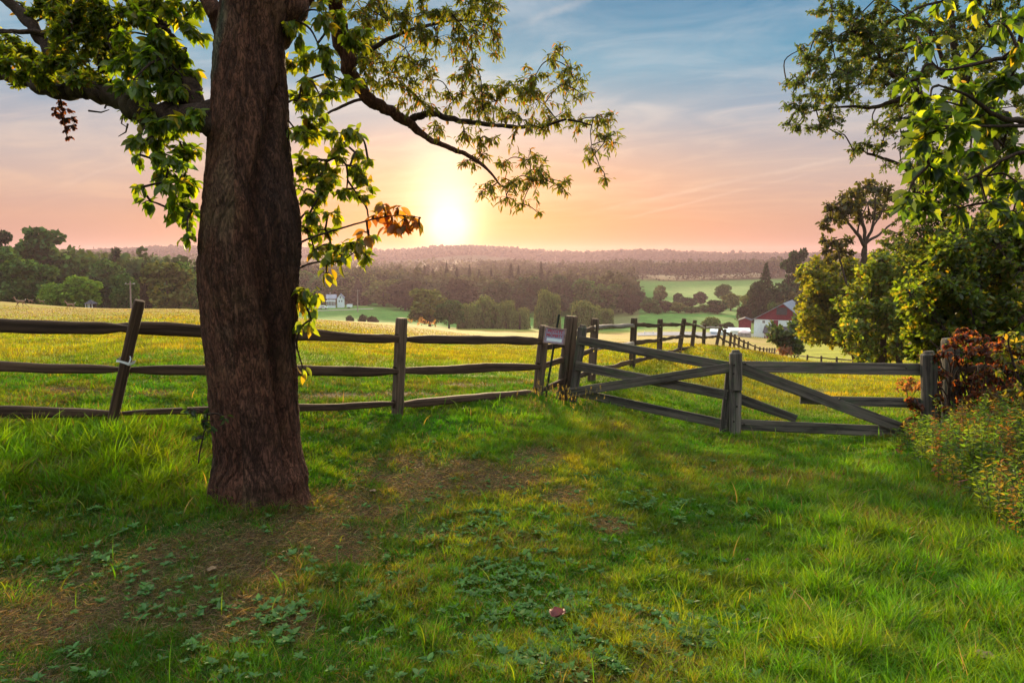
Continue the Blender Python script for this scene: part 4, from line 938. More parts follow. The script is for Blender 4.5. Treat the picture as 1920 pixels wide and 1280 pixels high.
bush_tree('sparse_tree', 'sparse flat-topped tree with bare forking limbs rising above the hedgerow', 'tree', 1618, 690, 42, sp_e, .30, [(.045, .05, .022), (.06, .06, .026)], [1, 1],
          [(1612, 690, 42, 5), (1612, 600, 42, 5), (1618, 520, 42, 5.5), (1620, 485, 42, 5.5), (1622, 460, 42, 4)], per=2.3, dj=.8, rt=.03,
          extra=[[(1622, 462, 42, 3.5), (1608, 440, 42, 3), (1590, 418, 42, 2.2), (1575, 400, 42, 1.4)], [(1622, 460, 42, 3.2), (1620, 430, 42, 3), (1612, 400, 42, 2.2), (1605, 370, 42, 1.4)], [(1622, 458, 42, 3.2), (1634, 430, 42, 2.6), (1640, 400, 42, 2), (1642, 365, 42, 1.3)], [(1622, 456, 42, 3), (1645, 442, 42, 2.2), (1665, 425, 42, 1.8), (1690, 408, 42, 1)], [(1612, 600, 42, 2.6), (1590, 540, 42, 2.2), (1576, 490, 42, 1.8), (1570, 462, 42, 1.2)], [(1634, 430, 42, 1.8), (1650, 405, 42, 1.4), (1660, 380, 42, 1)], [(1608, 440, 42, 1.8), (1612, 415, 42, 1.4), (1625, 385, 42, 1)]])
bush_tree('dry_brush', 'low heap of dry pinkish brush in the lane behind the gate end', 'brush', 1705, 750, 13.5, [(1690, 722, 10), (1705, 716, 12), (1722, 722, 12), (1735, 715, 10), (1700, 730, 9)], .07, [(.26, .14, .09), (.18, .09, .06)], [1, 1], None, per=2.2, tmpl='card', rt=.004)

# ---------------------------------------------------------------- red vine over the posts
rv = empty('creeping_vine', G(1800, 9.8), 'tangled creeper turned red and rusty brown, smothering the posts at the gate end', 'vine')
rs = []
for i in range(26):
    g = random.Random(i); x = g.uniform(1735, 1900); y = g.uniform(650, 700) if i % 2 else g.uniform(690, 720)
    rs += limb(rv, [(x, 815, 9.7+g.uniform(-.3, .3), 1.8), (x+g.uniform(-10, 10), 750, 9.7, 1.6), (x+g.uniform(-20, 20), y, 9.7, 1.4), (x+g.uniform(-35, 35), y+g.uniform(-40, 30), 9.6, 1)], 'stem', 5)
rvb = [(1790,628,12),(1782,645,12),(1805,640,16),(1825,650,20),(1760,665,10),(1762,690,10),(1845,665,22),(1868,690,24),(1830,690,26),(1812,720,26),(1850,725,28),(1885,740,28),(1760,720,10),(1762,745,9),(1895,700,24),(1870,770,20),(1910,770,20),(1830,760,20),(1810,790,18),(1850,800,14),(1900,660,18),(1880,640,14),(1915,680,14),(1708,745,11),(1715,760,13),(1725,775,12),(1705,790,11),(1690,800,9),(1680,825,10),(1660,836,8),(1700,815,11),(1772,700,7),(1800,672,14),(1795,740,9),(1822,620,10),(1800,615,9),(1840,640,16),(1860,655,18),(1895,650,16),(1775,660,10),(1815,665,18),(1845,700,24),(1870,720,24),(1790,765,14),(1900,730,24),(1835,735,22),(1880,670,20)]
sprays('n', rv, rvb, lambda x, y: 9.6+random.uniform(-.35, .3), .062, .5, 2.7, [(.13, .030, .020), (.19, .06, .025), (.065, .028, .018), (.17, .11, .03), (.07, .10, .025)], [4, 3, 4, 1.2, 1.4], M['leaf'], rs, droop=1.1, tmpl='leaf', rt=.004, kk=5.0)
sh = empty('leafy_shrub', G(1905, 8.6), 'yellowing leafy shrub beyond the red creeper, rising over the weeds', 'shrub')
ss = limb(sh, [(1940, 860, 8.6, 3), (1925, 760, 8.6, 2.5), (1900, 680, 8.6, 2), (1890, 640, 8.6, 1.2)], 'stem', 6)
sprays('o', sh, [(1900,650,12),(1880,660,14),(1905,690,16),(1890,625,8),(1910,730,18),(1880,700,10),(1912,800,18),(1895,850,20),(1908,640,14)], lambda x, y: 8.6, .075, .5, 2.8, [(.12, .13, .025), (.17, .13, .03), (.06, .10, .025)], [2, 1.4, 2], M['leaf'], ss, droop=.6, kk=1.8)
# ---------------------------------------------------------------- distant trees: prototypes (height 1, base at origin)
def proto(kind, seed):
    g = np.random.default_rng(seed); parts = []
    def shell(cx, cy, cz, rx, ry, rz, n, ss, bias=.35):
        v = g.normal(size=(n, 3)); v /= np.linalg.norm(v, axis=1, keepdims=True)
        q = g.uniform(bias, 1, size=(n, 1))**.4
        lump = 1+.12*(fbm(v[:, 0]*2.4+seed+cx*9, v[:, 1]*2.4+v[:, 2]*2.4, seed, 3)-.5)[:, None]*2
        p = v*q*lump*np.array([rx, ry, rz])+np.array([cx, cy, cz])
        D = v*.6+g.normal(size=(n, 3))*.7; D[:, 2] -= .15
        return p, D, g.uniform(.6, 1.3, n)*ss
    if kind == 'round':
        L = [shell(0, 0, .50, .28, .28, .44, 1200, .05)]
        for i in range(9):
            a = g.uniform(0, 6.28); z = g.uniform(.20, .86); rr = .24*math.sqrt(max(.15, 1-((z-.55)/.40)**2))
            L.append(shell(math.cos(a)*rr, math.sin(a)*rr, z, *(g.uniform(.11, .17),)*2, g.uniform(.09, .13), 260, .05))
        trunk = [((0, 0, -.05), .03), ((0, 0, .2), .022), ((.01, 0, .5), .012)]
    elif kind == 'tall':
        L = [shell(0, 0, .5, .20, .20, .34, 600, .05)]
        for i in range(14):
            a = g.uniform(0, 6.28); z = g.uniform(.25, .93); rr = .20*(1-.5*abs(z-.5))
            s = g.uniform(.07, .13); L.append(shell(math.cos(a)*rr, math.sin(a)*rr, z, s, s, s*.75, 200, .045))
        trunk = [((0, 0, -.05), .025), ((0, 0, .3), .02), ((.02, 0, .75), .008)]
    elif kind == 'spread':
        L = []
        for i in range(16):
            a = g.uniform(0, 6.28); rr = g.uniform(0, .40); z = g.uniform(.38, .86)-rr*.35
            s = g.uniform(.11, .19); L.append(shell(math.cos(a)*rr, math.sin(a)*rr, z, s, s, s*.75, 260, .05))
        L.append(shell(0, 0, .45, .34, .34, .32, 700, .055))
        trunk = [((0, 0, -.05), .035), ((0, 0, .25), .026), ((.03, 0, .6), .012)]
    elif kind == 'open':
        L = []
        for i in range(22):
            a = g.uniform(0, 6.28); z = g.uniform(.22, .95); rr = g.uniform(.08, .30)*(1.1-.55*z)
            s = g.uniform(.05, .10); L.append(shell(math.cos(a)*rr, math.sin(a)*rr, z, s, s, s*.6, 110, .042))
        trunk = [((0, 0, -.05), .022), ((0, 0, .4), .015), ((.02, 0, .92), .004)]
    elif kind == 'conifer':
        n = 3200; z = g.uniform(.06, 1, n); lay = np.floor(z*16)/16; r = (1-z)*.22*(.75+.5*((z*16) % 1 < .5))+.008
        a = g.uniform(0, 6.28, n); q = np.sqrt(g.uniform(.25, 1, n))
        p = np.stack([np.cos(a)*r*q, np.sin(a)*r*q, z-.03*q], 1); D = np.stack([np.cos(a), np.sin(a), -.5+g.normal(size=n)*.25], 1)
        L = [(p, D, g.uniform(.6, 1.3, n)*.055*(1.05-z*.8))]
        trunk = [((0, 0, -.05), .018), ((0, 0, .5), .012), ((0, 0, .97), .003)]
    elif kind == 'willow':
        L = []
        for i in range(13):
            a = g.uniform(0, 6.28); rr = g.uniform(.05, .32); zt = g.uniform(.62, .95)-rr*.5; s = g.uniform(.09, .15)
            p, D, S = shell(math.cos(a)*rr, math.sin(a)*rr, zt, s, s, s*.7, 110, .05); D[:, 2] -= .8; L.append((p, D, S))
            n = 320; u = g.uniform(0, 1, n); aa = g.uniform(0, 6.28, n); qq = np.sqrt(g.uniform(0.2, 1, n))*s
            p = np.stack([math.cos(a)*rr*(1+.15*u)+np.cos(aa)*qq, math.sin(a)*rr*(1+.15*u)+np.sin(aa)*qq, zt-u*(zt-.06)], 1)
            D = np.stack([np.cos(aa)*.12, np.sin(aa)*.12, -np.ones(n)], 1); L.append((p, D, g.uniform(.7, 1.5, n)*.075))
        trunk = [((0, 0, -.05), .04), ((0, 0, .35), .03), ((0, 0, .6), .01)]
    elif kind == 'bush':
        L = [shell(0, 0, .42, .45, .45, .45, 900, .09)]
        for i in range(7):
            a = g.uniform(0, 6.28); rr = .4; s = g.uniform(.18, .28); L.append(shell(math.cos(a)*rr, math.sin(a)*rr, g.uniform(.25, .6), s, s, s*.8, 160, .09))
        trunk = [((0, 0, -.05), .03), ((0, 0, .3), .02)]
    return np.concatenate([l[0] for l in L]), np.concatenate([l[1] for l in L]), np.concatenate([l[2] for l in L]), trunk
TINT = {'green': [(.05, .105, .032), (.07, .135, .035)], 'dark': [(.028, .052, .026), (.038, .068, .03)], 'bright': [(.13, .23, .035), (.16, .27, .04)], 'olive': [(.10, .125, .035), (.13, .15, .038)],
        'willow': [(.15, .19, .06), (.12, .16, .05)], 'plum': [(.045, .038, .028), (.055, .048, .03)], 'pine': [(.022, .032, .022), (.03, .038, .025)]}
_pc = {}
def far_tree(name, kind, tint, px, top, d, w, label, group=None, seed=0, dz=0.):
    """stands on the terrain at column px, distance d; its top reaches picture row `top`; w = crown width in px"""
    b = G(px, d); tp = P(px, top, d)[2]; h = max(2., tp-b[2]+dz)
    key = (kind, tint, seed % 3)
    if key not in _pc:
        p, D, S, tr = proto(kind, hash_seed(kind)+seed % 3)
        n = len(p); c = pal(n, TINT[tint], None, .25)
        U = rng.normal(size=(n, 3))+np.array([0, 0, .5])
        T_ = CARD_T if kind == 'willow' else HEX_T; F_ = CARD_F if kind == 'willow' else HEX_F
        Dn, Sd, Nn = basis(D, U); wd = S*(.45 if kind == 'willow' else .95)
        v = p[:, None, :]+(Dn[:, None, :]*T_[None, :, 0:1]+Nn[:, None, :]*T_[None, :, 2:3])*S[:, None, None]+Sd[:, None, :]*T_[None, :, 1:2]*wd[:, None, None]
        cr = fast_mesh('crown', v.reshape(-1, 3), len(T_), F_, np.repeat(c, len(T_), 0), M['far_leaf']); mc = cr.data; bpy.data.objects.remove(cr)
        mb = MB(); tube(mb, [t[0] for t in tr], [t[1] for t in tr], 6); t_ = mb.build('trunk', M['bark_far']); mt = t_.data; bpy.data.objects.remove(t_)
        _pc[key] = (mc, mt, float(np.percentile(np.abs(p[:, 0]), 99))*2.25)
    mc, mt, w1 = _pc[key]
    e = empty(name, b, label, 'tree' if kind != 'bush' else 'bush', group)
    sw = (w*d/F)/w1
    for nm, me in (('crown', mc), ('trunk', mt)):
        o = bpy.data.objects.new(nm, me); COL.objects.link(o); o.parent = e; o.scale = (sw, sw, h); o.rotation_euler = (0, 0, 0)
    e.rotation_euler = (0, 0, (px*7.3+d) % 6.28)
    return e
def hash_seed(k): return sum(ord(c)*(i+3) for i, c in enumerate(k)) % 1000

FT = far_tree
# left-hand wood edge beyond the hay field
FT('field_tree', 'tall', 'green', 74, 424, 175, 112, 'tallest tree of the wood edge beyond the hay field, clear against the pink sky', seed=0)
FT('field_tree', 'open', 'dark', 12, 430, 185, 55, 'dark ragged tree at the very edge of the picture behind the hay field', seed=1)
FT('field_tree', 'round', 'green', 18, 456, 150, 95, 'green round tree at the picture edge in front of the dark ragged tree', seed=1)
FT('field_tree', 'round', 'green', 62, 483, 140, 96, 'broad green tree under the tallest tree, beside the bright low tree', seed=2)
FT('field_tree', 'spread', 'bright', 146, 513, 128, 84, 'bright yellow-green low tree in front of the dark wood edge', seed=0)
FT('field_tree', 'round', 'bright', 95, 528, 126, 42, 'small bright green tree joined to the low yellow-green tree', seed=0)
FT('field_tree', 'round', 'green', 205, 484, 165, 90, 'broad green tree behind the utility pole', seed=0)
FT('field_tree', 'open', 'dark', 222, 461, 200, 46, 'dark small-topped tree poking above the woods near the utility pole', seed=0)
FT('field_tree', 'tall', 'dark', 150, 458, 195, 60, 'dusky tree just down from the tallest tree of the wood edge', seed=2)
FT('spruce_tree', 'conifer', 'plum', 274, 490, 150, 34, 'dark narrow spruce standing in the green wood edge by the utility pole', seed=0)
FT('field_tree', 'tall', 'olive', 318, 484, 145, 78, 'large olive green tree next to the big trunk, in front of the wood edge', seed=1)
FT('field_tree', 'round', 'green', 240, 508, 142, 50, 'rounded green tree between the utility pole and the bright low tree', seed=1)
FT('field_tree', 'round', 'green', 352, 486, 150, 60, 'green tree partly hidden by the big trunk', seed=2)
FT('field_tree', 'round', 'dark', 182, 515, 160, 60, 'dark shadowy tree right behind the bright low tree', seed=0)
FT('field_tree', 'tall', 'green', 118, 470, 180, 60, 'slim green tree between the tallest tree and the bright low tree', seed=1)
FT('field_tree', 'round', 'green', -60, 450, 150, 120, 'green tree of the wood edge cut by the picture edge', seed=0)
# centre valley
FT('valley_tree', 'round', 'olive', 806, 538, 212, 84, 'rounded olive tree at the meadow edge, first of the row under the sunset', seed=0)
FT('valley_tree', 'spread', 'green', 842, 558, 208, 62, 'low green tree overlapping the rounded olive tree', seed=1)
FT('willow_tree', 'willow', 'willow', 905, 544, 222, 92, 'broad pale willow beside the rounded olive tree', seed=0)
FT('willow_tree', 'willow', 'willow', 950, 560, 218, 52, 'short round willow between the two larger willows', seed=1)
FT('willow_tree', 'willow', 'willow', 975, 572, 214, 44, 'smallest willow at the edge of the hay field', seed=2)
FT('willow_tree', 'willow', 'willow', 1026, 538, 225, 56, 'tall pale drooping willow straight above the warning sign', seed=1)
FT('willow_tree', 'willow', 'willow', 1094, 556, 228, 66, 'wide drooping willow above the gate hinge post', seed=2)
FT('willow_tree', 'willow', 'willow', 1130, 566, 236, 50, 'dimmer willow behind the wide drooping one', seed=0)
FT('willow_tree', 'willow', 'willow', 872, 566, 214, 40, 'small willow tucked between the olive tree and the broad willow', seed=1)
for (px, tp, w, s, lb) in ((778, 500, 20, 0, 'first dark spruce of the stand glowing under the sun'), (797, 491, 15, 1, 'second dark spruce of the stand under the sun'), (812, 497, 21, 2, 'dark spruce in the middle of the stand under the sun'), (838, 485, 17, 0, 'tallest dark spruce in the stand right under the sun'), (857, 494, 22, 1, 'dark spruce just past the tallest one under the sun'), (881, 489, 16, 2, 'dark spruce towards the end of the stand under the sun'), (899, 499, 21, 0, 'last dark spruce of the dense stand under the sun'), (921, 495, 14, 1, 'short spruce standing apart from the dense stand')):
    FT('spruce_tree', 'conifer', 'pine', px, tp+5, 405+(px*7)%37, w*1.35, lb, seed=s)
FT('spruce_tree', 'conifer', 'pine', 958, 492, 430, 30, 'pointed spruce above the short willow, with layered boughs', seed=0)
FT('spruce_tree', 'conifer', 'pine', 972, 495, 440, 22, 'thin spruce touching the pointed one above the willows', seed=2)
FT('spruce_tree', 'conifer', 'pine', 1014, 488, 420, 24, 'dark spruce rising highest above the tall willow', seed=1)
for (px, tp, d, w, kd, tn, lb, s) in (
    (870, 520, 330, 70, 'round', 'plum', 'dusky round tree in front of the spruce stand', 0), (930, 522, 320, 60, 'round', 'dark', 'dark round tree above the broad willow', 1), (985, 516, 330, 70, 'round', 'dark', 'dark spreading tree behind the short willow', 2),
    (1050, 512, 340, 66, 'spread', 'dark', 'dark tree behind the tall drooping willow', 0), (1098, 520, 330, 60, 'round', 'green', 'mid-green tree behind the wide willow', 0), (1140, 528, 340, 44, 'tall', 'green', 'slim green tree at the end of the dark valley trees', 1),
    (1168, 536, 350, 30, 'tall', 'dark', 'narrow dark tree at the corner of the far green hillside', 2), (760, 520, 330, 66, 'round', 'plum', 'dusky tree behind the rounded olive tree', 1), (720, 522, 350, 70, 'round', 'olive', 'olive tree above the green meadow, next to the white house', 2),
    (672, 520, 355, 40, 'conifer', 'plum', 'dark pointed tree beside the white house', 0), (690, 512, 380, 60, 'round', 'olive', 'golden olive tree behind the utility pole by the white house', 0), (640, 505, 370, 60, 'round', 'olive', 'olive tree rising behind the white house', 1),
    (600, 515, 360, 50, 'round', 'green', 'green tree behind the porch of the white house', 1), (570, 505, 370, 60, 'round', 'green', 'green tree between the big trunk and the white house', 2)):
    FT('valley_tree' if kd != 'conifer' else 'spruce_tree', kd, tn, px, tp, d, w, lb, seed=s)
# meadow bushes
FT('meadow_bush', 'bush', 'dark', 656, 589, 215, 16, 'small dark bush in the green meadow below the white house', seed=0)
FT('meadow_bush', 'bush', 'dark', 680, 587, 215, 18, 'round dark bush in the middle of the green meadow', seed=1)
FT('meadow_bush', 'bush', 'plum', 698, 591, 212, 22, 'flat brownish bush at the end of the meadow bushes', seed=2)
FT('meadow_bush', 'bush', 'dark', 593, 588, 220, 4, 'tiny upright bush in the green meadow near the trunk', seed=2)
# orchard below the far green hillside
for (px, tp, d, w, kd, tn, s, lb) in (
    (1183, 556, 330, 32, 'round', 'plum', 0, 'dark purplish tree at the start of the orchard, a clear trunk under it'), (1200, 543, 370, 24, 'round', 'dark', 1, 'dark round orchard tree against the lower edge of the green hillside'), (1190, 550, 350, 30, 'round', 'plum', 2, 'dusky tree behind the first orchard tree'),
    (1218, 556, 330, 34, 'round', 'green', 1, 'mid-green round orchard tree above the fence posts'), (1248, 562, 325, 28, 'round', 'plum', 1, 'dark purplish orchard tree directly above a fence post'), (1236, 533, 400, 28, 'round', 'olive', 2, 'olive tree standing alone on the far green hillside'),
    (1233, 574, 318, 22, 'round', 'green', 0, 'small green tree low in the orchard'), (1272, 566, 320, 34, 'round', 'olive', 0, 'olive yellow round tree in the orchard'), (1296, 574, 315, 36, 'round', 'green', 2, 'green tree low in the orchard next to the olive yellow one'), (1272, 548, 360, 26, 'round', 'dark', 0, 'dark tree at the top row of the orchard'),
    (1290, 556, 350, 34, 'round', 'dark', 2, 'broad dark tree in the top row of the orchard'), (1313, 545, 380, 24, 'round', 'plum', 1, 'dusky tree by itself right of the top orchard row'), (1345, 561, 310, 42, 'round', 'dark', 0, 'large very dark round tree between orchard and barn'), (1322, 570, 320, 30, 'round', 'green', 1, 'green tree just before the large very dark one'),
    (1370, 548, 330, 40, 'spread', 'olive', 0, 'hazy olive tree rising behind the large very dark one'), (1405, 545, 280, 40, 'tall', 'olive', 0, 'brownish tree behind the small red shed'), (1355, 530, 400, 36, 'spread', 'green', 1, 'pale hazy tree on the edge of the green hillside')):
    FT('orchard_tree', kd, tn, px, tp, d, w, lb, seed=s)
FT('valley_shrub', 'bush', 'willow', 1333, 591, 220, 36, 'pale rounded shrub just above the fence crest', seed=0)
FT('valley_shrub', 'bush', 'dark', 1366, 602, 215, 26, 'low dark shrub between the pale shrub and the red shed', seed=1)
FT('barn_tree', 'conifer', 'dark', 1432, 490, 260, 56, 'dark pointed spruce behind the red barn', seed=0)
FT('barn_tree', 'spread', 'dark', 1420, 522, 250, 54, 'dark leafy tree under the pointed spruce behind the barn', seed=1)
FT('barn_tree', 'open', 'dark', 1488, 468, 245, 52, 'tall open-crowned tree standing against the sky behind the barn roof', seed=1)
FT('barn_tree', 'open', 'dark', 1475, 484, 250, 44, 'second open-crowned tree touching the tall one behind the barn', seed=2)
FT('barn_tree', 'round', 'dark', 1470, 528, 240, 60, 'dark round tree right behind the barn roof', seed=2)
FT('barn_tree', 'round', 'dark', 1515, 530, 250, 60, 'dark tree between the barn roof and the yellow-green tree', seed=0)
FT('barn_tree', 'round', 'green', 1448, 563, 222, 22, 'small dull green tree against the barn gable', seed=1)
FT('barn_tree', 'spread', 'plum', 1395, 572, 235, 40, 'brownish low tree behind the small red shed roof', seed=2)

# ---------------------------------------------------------------- continuous woods far off
def woods(name, label, regions, tint, ss, seed):
    g = np.random.default_rng(seed); Pn = []; Dn = []; Ln = []; Cn = []
    for (x0, x1, d0, d1, n, h0, h1, w0, w1, k) in regions:
        for i in range(n):
            px = g.uniform(x0, x1); d = g.uniform(d0, d1); b = np.array([(px-960)/F*d, d, 0.]); 
            Cn.append(b); Ln.append((g.uniform(h0, h1), g.uniform(w0, w1), k))
    B = np.array(Cn); B[:, 2] = H(B[:, 0], B[:, 1]); P_ = []; D_ = []; S_ = []; Co = []
    for b, (h, w, k) in zip(B, Ln):
        v = g.normal(size=(k, 3)); v /= np.linalg.norm(v, axis=1, keepdims=True); v[:, 2] = np.abs(v[:, 2])*1.0-.15
        con = g.uniform() < .12
        q = g.uniform(.75, 1, size=(k, 1))
        if con: zz = g.uniform(0, 1, k); p = np.stack([v[:, 0]*w*.5*(1-zz)*1.2, v[:, 1]*w*.5*(1-zz)*1.2, h*1.1*zz], 1)+b
        else: p = v*q*np.array([w*.62, w*.62, h*.52])*(1+.25*g.normal(size=(k, 1))*.5)+b+np.array([0, 0, h*.48])
        P_.append(p); D_.append(v+g.normal(size=(k, 3))*.6); S_.append(g.uniform(.6, 1.4, k)*ss*w)
        base = np.array(tint[g.integers(len(tint))])*g.uniform(.7, 1.35); Co.append(np.clip(base[None, :]*(1+g.normal(size=(k, 1))*.2), .005, 1))
    P_ = np.concatenate(P_); D_ = np.concatenate(D_); S_ = np.concatenate(S_)
    o = leaves(name, P_, D_, S_, S_*.95, np.concatenate(Co), M['far_leaf'], None, 'hex')
    tag(o, label, 'woods', kind='stuff'); return o
woods('woods', 'mixed woods on the slope behind the hay field and the big trunk', [(-260, 380, 185, 330, 330, 12, 19, 9, 14, 150), (-260, 420, 330, 700, 330, 13, 20, 12, 17, 80)], [(.05, .09, .030), (.075, .12, .033), (.04, .065, .03)], .13, 1)
woods('woods', 'hazy mixed woods filling the valley behind the willows and the white house', [(380, 760, 370, 620, 420, 13, 20, 10, 15, 120), (740, 1180, 350, 640, 620, 12, 19, 10, 15, 120), (-300, 1000, 640, 1000, 500, 12, 17, 14, 20, 55)], [(.05, .058, .028), (.06, .065, .03), (.038, .042, .026)], .13, 2)
woods('woods', 'dark band of woods above the far green hillside', [(1130, 1560, 740, 860, 380, 15, 22, 13, 18, 90), (900, 1150, 600, 900, 330, 13, 19, 12, 17, 90), (1560, 2300, 300, 850, 500, 14, 20, 13, 18, 60), (1500, 1800, 160, 280, 60, 10, 15, 9, 13, 150)], [(.042, .046, .026), (.052, .056, .03), (.035, .038, .024)], .13, 3)
hl = woods('distant_hills', 'wooded hills on the skyline under the sunset', [(-300, 2400, 1450, 1800, 2600, 13, 17, 26, 40, 30)], [(.026, .026, .024)], .24, 4)
# ---------------------------------------------------------------- farm and houses in the valley
M['wall_white'] = prin('white_board_wall', (.72, .80, .86), .7, .3, noise=3, amt=.08)
M['wall_red'] = prin('barn_red_boards', (.17, .018, .035), .75, .3, noise=2, amt=.25)
M['roof_grey'] = prin('grey_metal_roof', (.16, .19, .25), .5, .5, noise=1.2, amt=.2)
M['roof_dark'] = prin('dark_shingle_roof', (.06, .055, .07), .8, .3, noise=2, amt=.2)
M['dark'] = prin('dark_opening', (.03, .03, .04), .5, .5)
M['glass'] = prin('window_glass', (.05, .07, .09), .15, .6)
M['tan'] = prin('tan_siding', (.30, .26, .24), .8, .3, noise=2)
M['gravel'] = prin('gravel_yard', (.19, .20, .24), .95, .1, noise=.6, amt=.25, bump=(8, .4, .05))
M['white'] = prin('white_gloss_paint', (.75, .77, .80), .35, .5)
M['tyre'] = prin('tyre_rubber', (.02, .02, .02), .9, .2)
M['carglass'] = prin('car_glass', (.03, .035, .045), .1, .7)

class Frame:
    """local frame: x along the front, y away from the viewer, z up; origin o, turned by rz"""
    def __init__(s, o, rz): s.o = np.asarray(o, float); s.r = rz
    def w(s, p):
        p = np.atleast_2d(np.asarray(p, float)); c, n = math.cos(s.r), math.sin(s.r)
        return np.stack([p[:, 0]*c-p[:, 1]*n, p[:, 0]*n+p[:, 1]*c, p[:, 2]], 1)+s.o
def fbox(mb, fr, x0, x1, y0, y1, z0, z1):
    v = fr.w([(a, b, c) for a in (x0, x1) for b in (y0, y1) for c in (z0, z1)])
    mb.add(v, [(0, 1, 3, 2), (4, 6, 7, 5), (0, 4, 5, 1), (2, 3, 7, 6), (0, 2, 6, 4), (1, 5, 7, 3)])
def part(fr, boxes, name, mat, par, extra=None):
    mb = MB()
    for b in boxes: fbox(mb, fr, *b)
    if extra:
        for v, f in extra: mb.add(fr.w(v), f)
    return mb.build(name, M[mat], par)
def gable(x0, x1, y0, y1, z0, zr, t=0):
    """closed prism, ridge along y"""
    m = (x0+x1)/2
    return ([(x0, y0, z0), (x1, y0, z0), (m, y0, zr), (x0, y1, z0), (x1, y1, z0), (m, y1, zr)], [(0, 1, 2), (5, 4, 3), (0, 3, 4, 1), (1, 4, 5, 2), (2, 5, 3, 0)])
def slab(a, b, y0, y1, t):
    """roof slab between profile points a=(x,z), b=(x,z)"""
    (xa, za), (xb, zb) = a, b
    return ([(xa, y0, za), (xb, y0, zb), (xb, y0, zb+t), (xa, y0, za+t), (xa, y1, za), (xb, y1, zb), (xb, y1, zb+t), (xa, y1, za+t)], [(0, 1, 2, 3), (7, 6, 5, 4), (0, 4, 5, 1), (3, 2, 6, 7), (0, 3, 7, 4), (1, 5, 6, 2)])
def pane(fr, par, x, z, w, h, y=-.04, glass='glass'):
    o = part(fr, [(x-w/2-.12, x+w/2+.12, y, y+.10, z-h/2-.12, z-h/2), (x-w/2-.12, x+w/2+.12, y, y+.10, z+h/2, z+h/2+.12), (x-w/2-.12, x-w/2, y, y+.10, z-h/2, z+h/2), (x+w/2, x+w/2+.12, y, y+.10, z-h/2, z+h/2), (x-.03, x+.03, y+.02, y+.08, z-h/2, z+h/2)], 'window', 'white', par)
    mb = MB(); fbox(mb, fr, x-w/2, x+w/2, y+.03, y+.07, z-h/2, z+h/2); mb.build('pane', M[glass], o); return o

# the barn
db = 185.0; k = db/F
bo = P(1413, 631, db); bo[2] = min(bo[2], hz(bo[0], bo[1])+.2)
zb = bo[2]; def_z = lambda py: P(1440, py, db)[2]-zb
W = (1500-1413)*k; zw = def_z(598); zrdg = def_z(568.5); zm = def_z(611)
barn = empty('barn', bo, 'big barn with a red gable over white boards and a grey roof', 'barn')
fb = Frame(bo, R(-29)); xr = (1463-1413)*k
part(fb, [(0, W, 0, 17, -1.5, zw-.02)], 'wall', 'wall_white', barn)
ex_ = [([(0, -.05, zw), (W, -.05, zw), (xr, -.05, zrdg), (0, 17, zw), (W, 17, zw), (xr, 17, zrdg)], [(0, 1, 2), (5, 4, 3), (0, 3, 4, 1), (1, 4, 5, 2), (2, 5, 3, 0)])]
part(fb, [], 'gable', 'wall_red', barn, ex_)
sl_l = (zrdg-zw)/xr; sl_r = (zrdg-zw)/(W-xr)
part(fb, [], 'roof', 'roof_grey', barn, [slab((-.5, zw-.5*sl_l+.06), (xr, zrdg+.06), -.5, 17.5, .18), slab((xr, zrdg+.061), (W+.5, zw-.5*sl_r+.06), -.5, 17.5, .18)])
part(fb, [(xr-1.6, xr+1.0, -.14, -.06, zw+1.4, zw+3.3)], 'loft_door', 'roof_dark', barn)
part(fb, [((1447.5-1413)*k, (1455.5-1413)*k, -.12, -.01, zm-.1, zw-.1)], 'door', 'wall_red', barn)
pane(fb, barn, (1430-1413)*k, def_z(602.5), .6, .65); pane(fb, barn, (1474.5-1413)*k, def_z(604), .6, .6)
lo_ = [(.0+(1434-1413)*k, (1478-1413)*k, -2.6, -.02, -1.0, def_z(621))]
part(fb, lo_, 'lean_to', 'wall_red', barn)
a_ = (1432-1413)*k; b_ = (1480-1413)*k; z1_, z2_ = def_z(621), def_z(610.5)
part(fb, [], 'lean_to_roof', 'roof_dark', barn, [([(a_, -3.0, z1_), (b_, -3.0, z1_), (b_, -.06, z2_), (a_, -.06, z2_), (a_, -3.0, z1_+.15), (b_, -3.0, z1_+.15), (b_, -.06, z2_+.15), (a_, -.06, z2_+.15)], [(3, 2, 1, 0), (4, 5, 6, 7), (0, 1, 5, 4), (1, 2, 6, 5), (2, 3, 7, 6), (3, 0, 4, 7)])])
# second roof behind
b2 = empty('farm_outbuilding', P(1490, 600, 215), 'small blue-grey roofed outbuilding peeping from behind the barn roof', 'outbuilding')
f2 = Frame(P(1484, 610, 212), R(-29)); part(f2, [(0, 6, 0, 6, -6, 5.2)], 'wall', 'wall_red', b2); part(f2, [], 'roof', 'roof_grey', b2, [slab((-.3, 5.2), (3, 6.5), -.3, 6.3, .15), slab((3, 6.501), (6.3, 5.2), -.3, 6.3, .15)])
# red shed
so_ = P(1384.5, 620, 205); so_[2] = min(so_[2], hz(so_[0], so_[1]))
shd = empty('red_shed', so_, 'small plain red shed beside the big barn', 'shed'); fs_ = Frame(so_, R(-20)); k2 = 205/F; hz_ = P(1384, 601, 205)[2]-so_[2]; hr_ = P(1384, 596.5, 205)[2]-so_[2]
part(fs_, [(0, 22*k2, 0, 5, -1, hz_)], 'wall', 'wall_red', shd); part(fs_, [], 'roof', 'roof_dark', shd, [slab((-.2, hz_), (11*k2, hr_), -.2, 5.2, .12), slab((11*k2, hr_+.001), (22*k2+.2, hz_), -.2, 5.2, .12)])
part(fs_, [], 'gable', 'wall_red', shd, [gable(0.02, 22*k2-.02, .0, 5, hz_-.02, hr_-.02)])
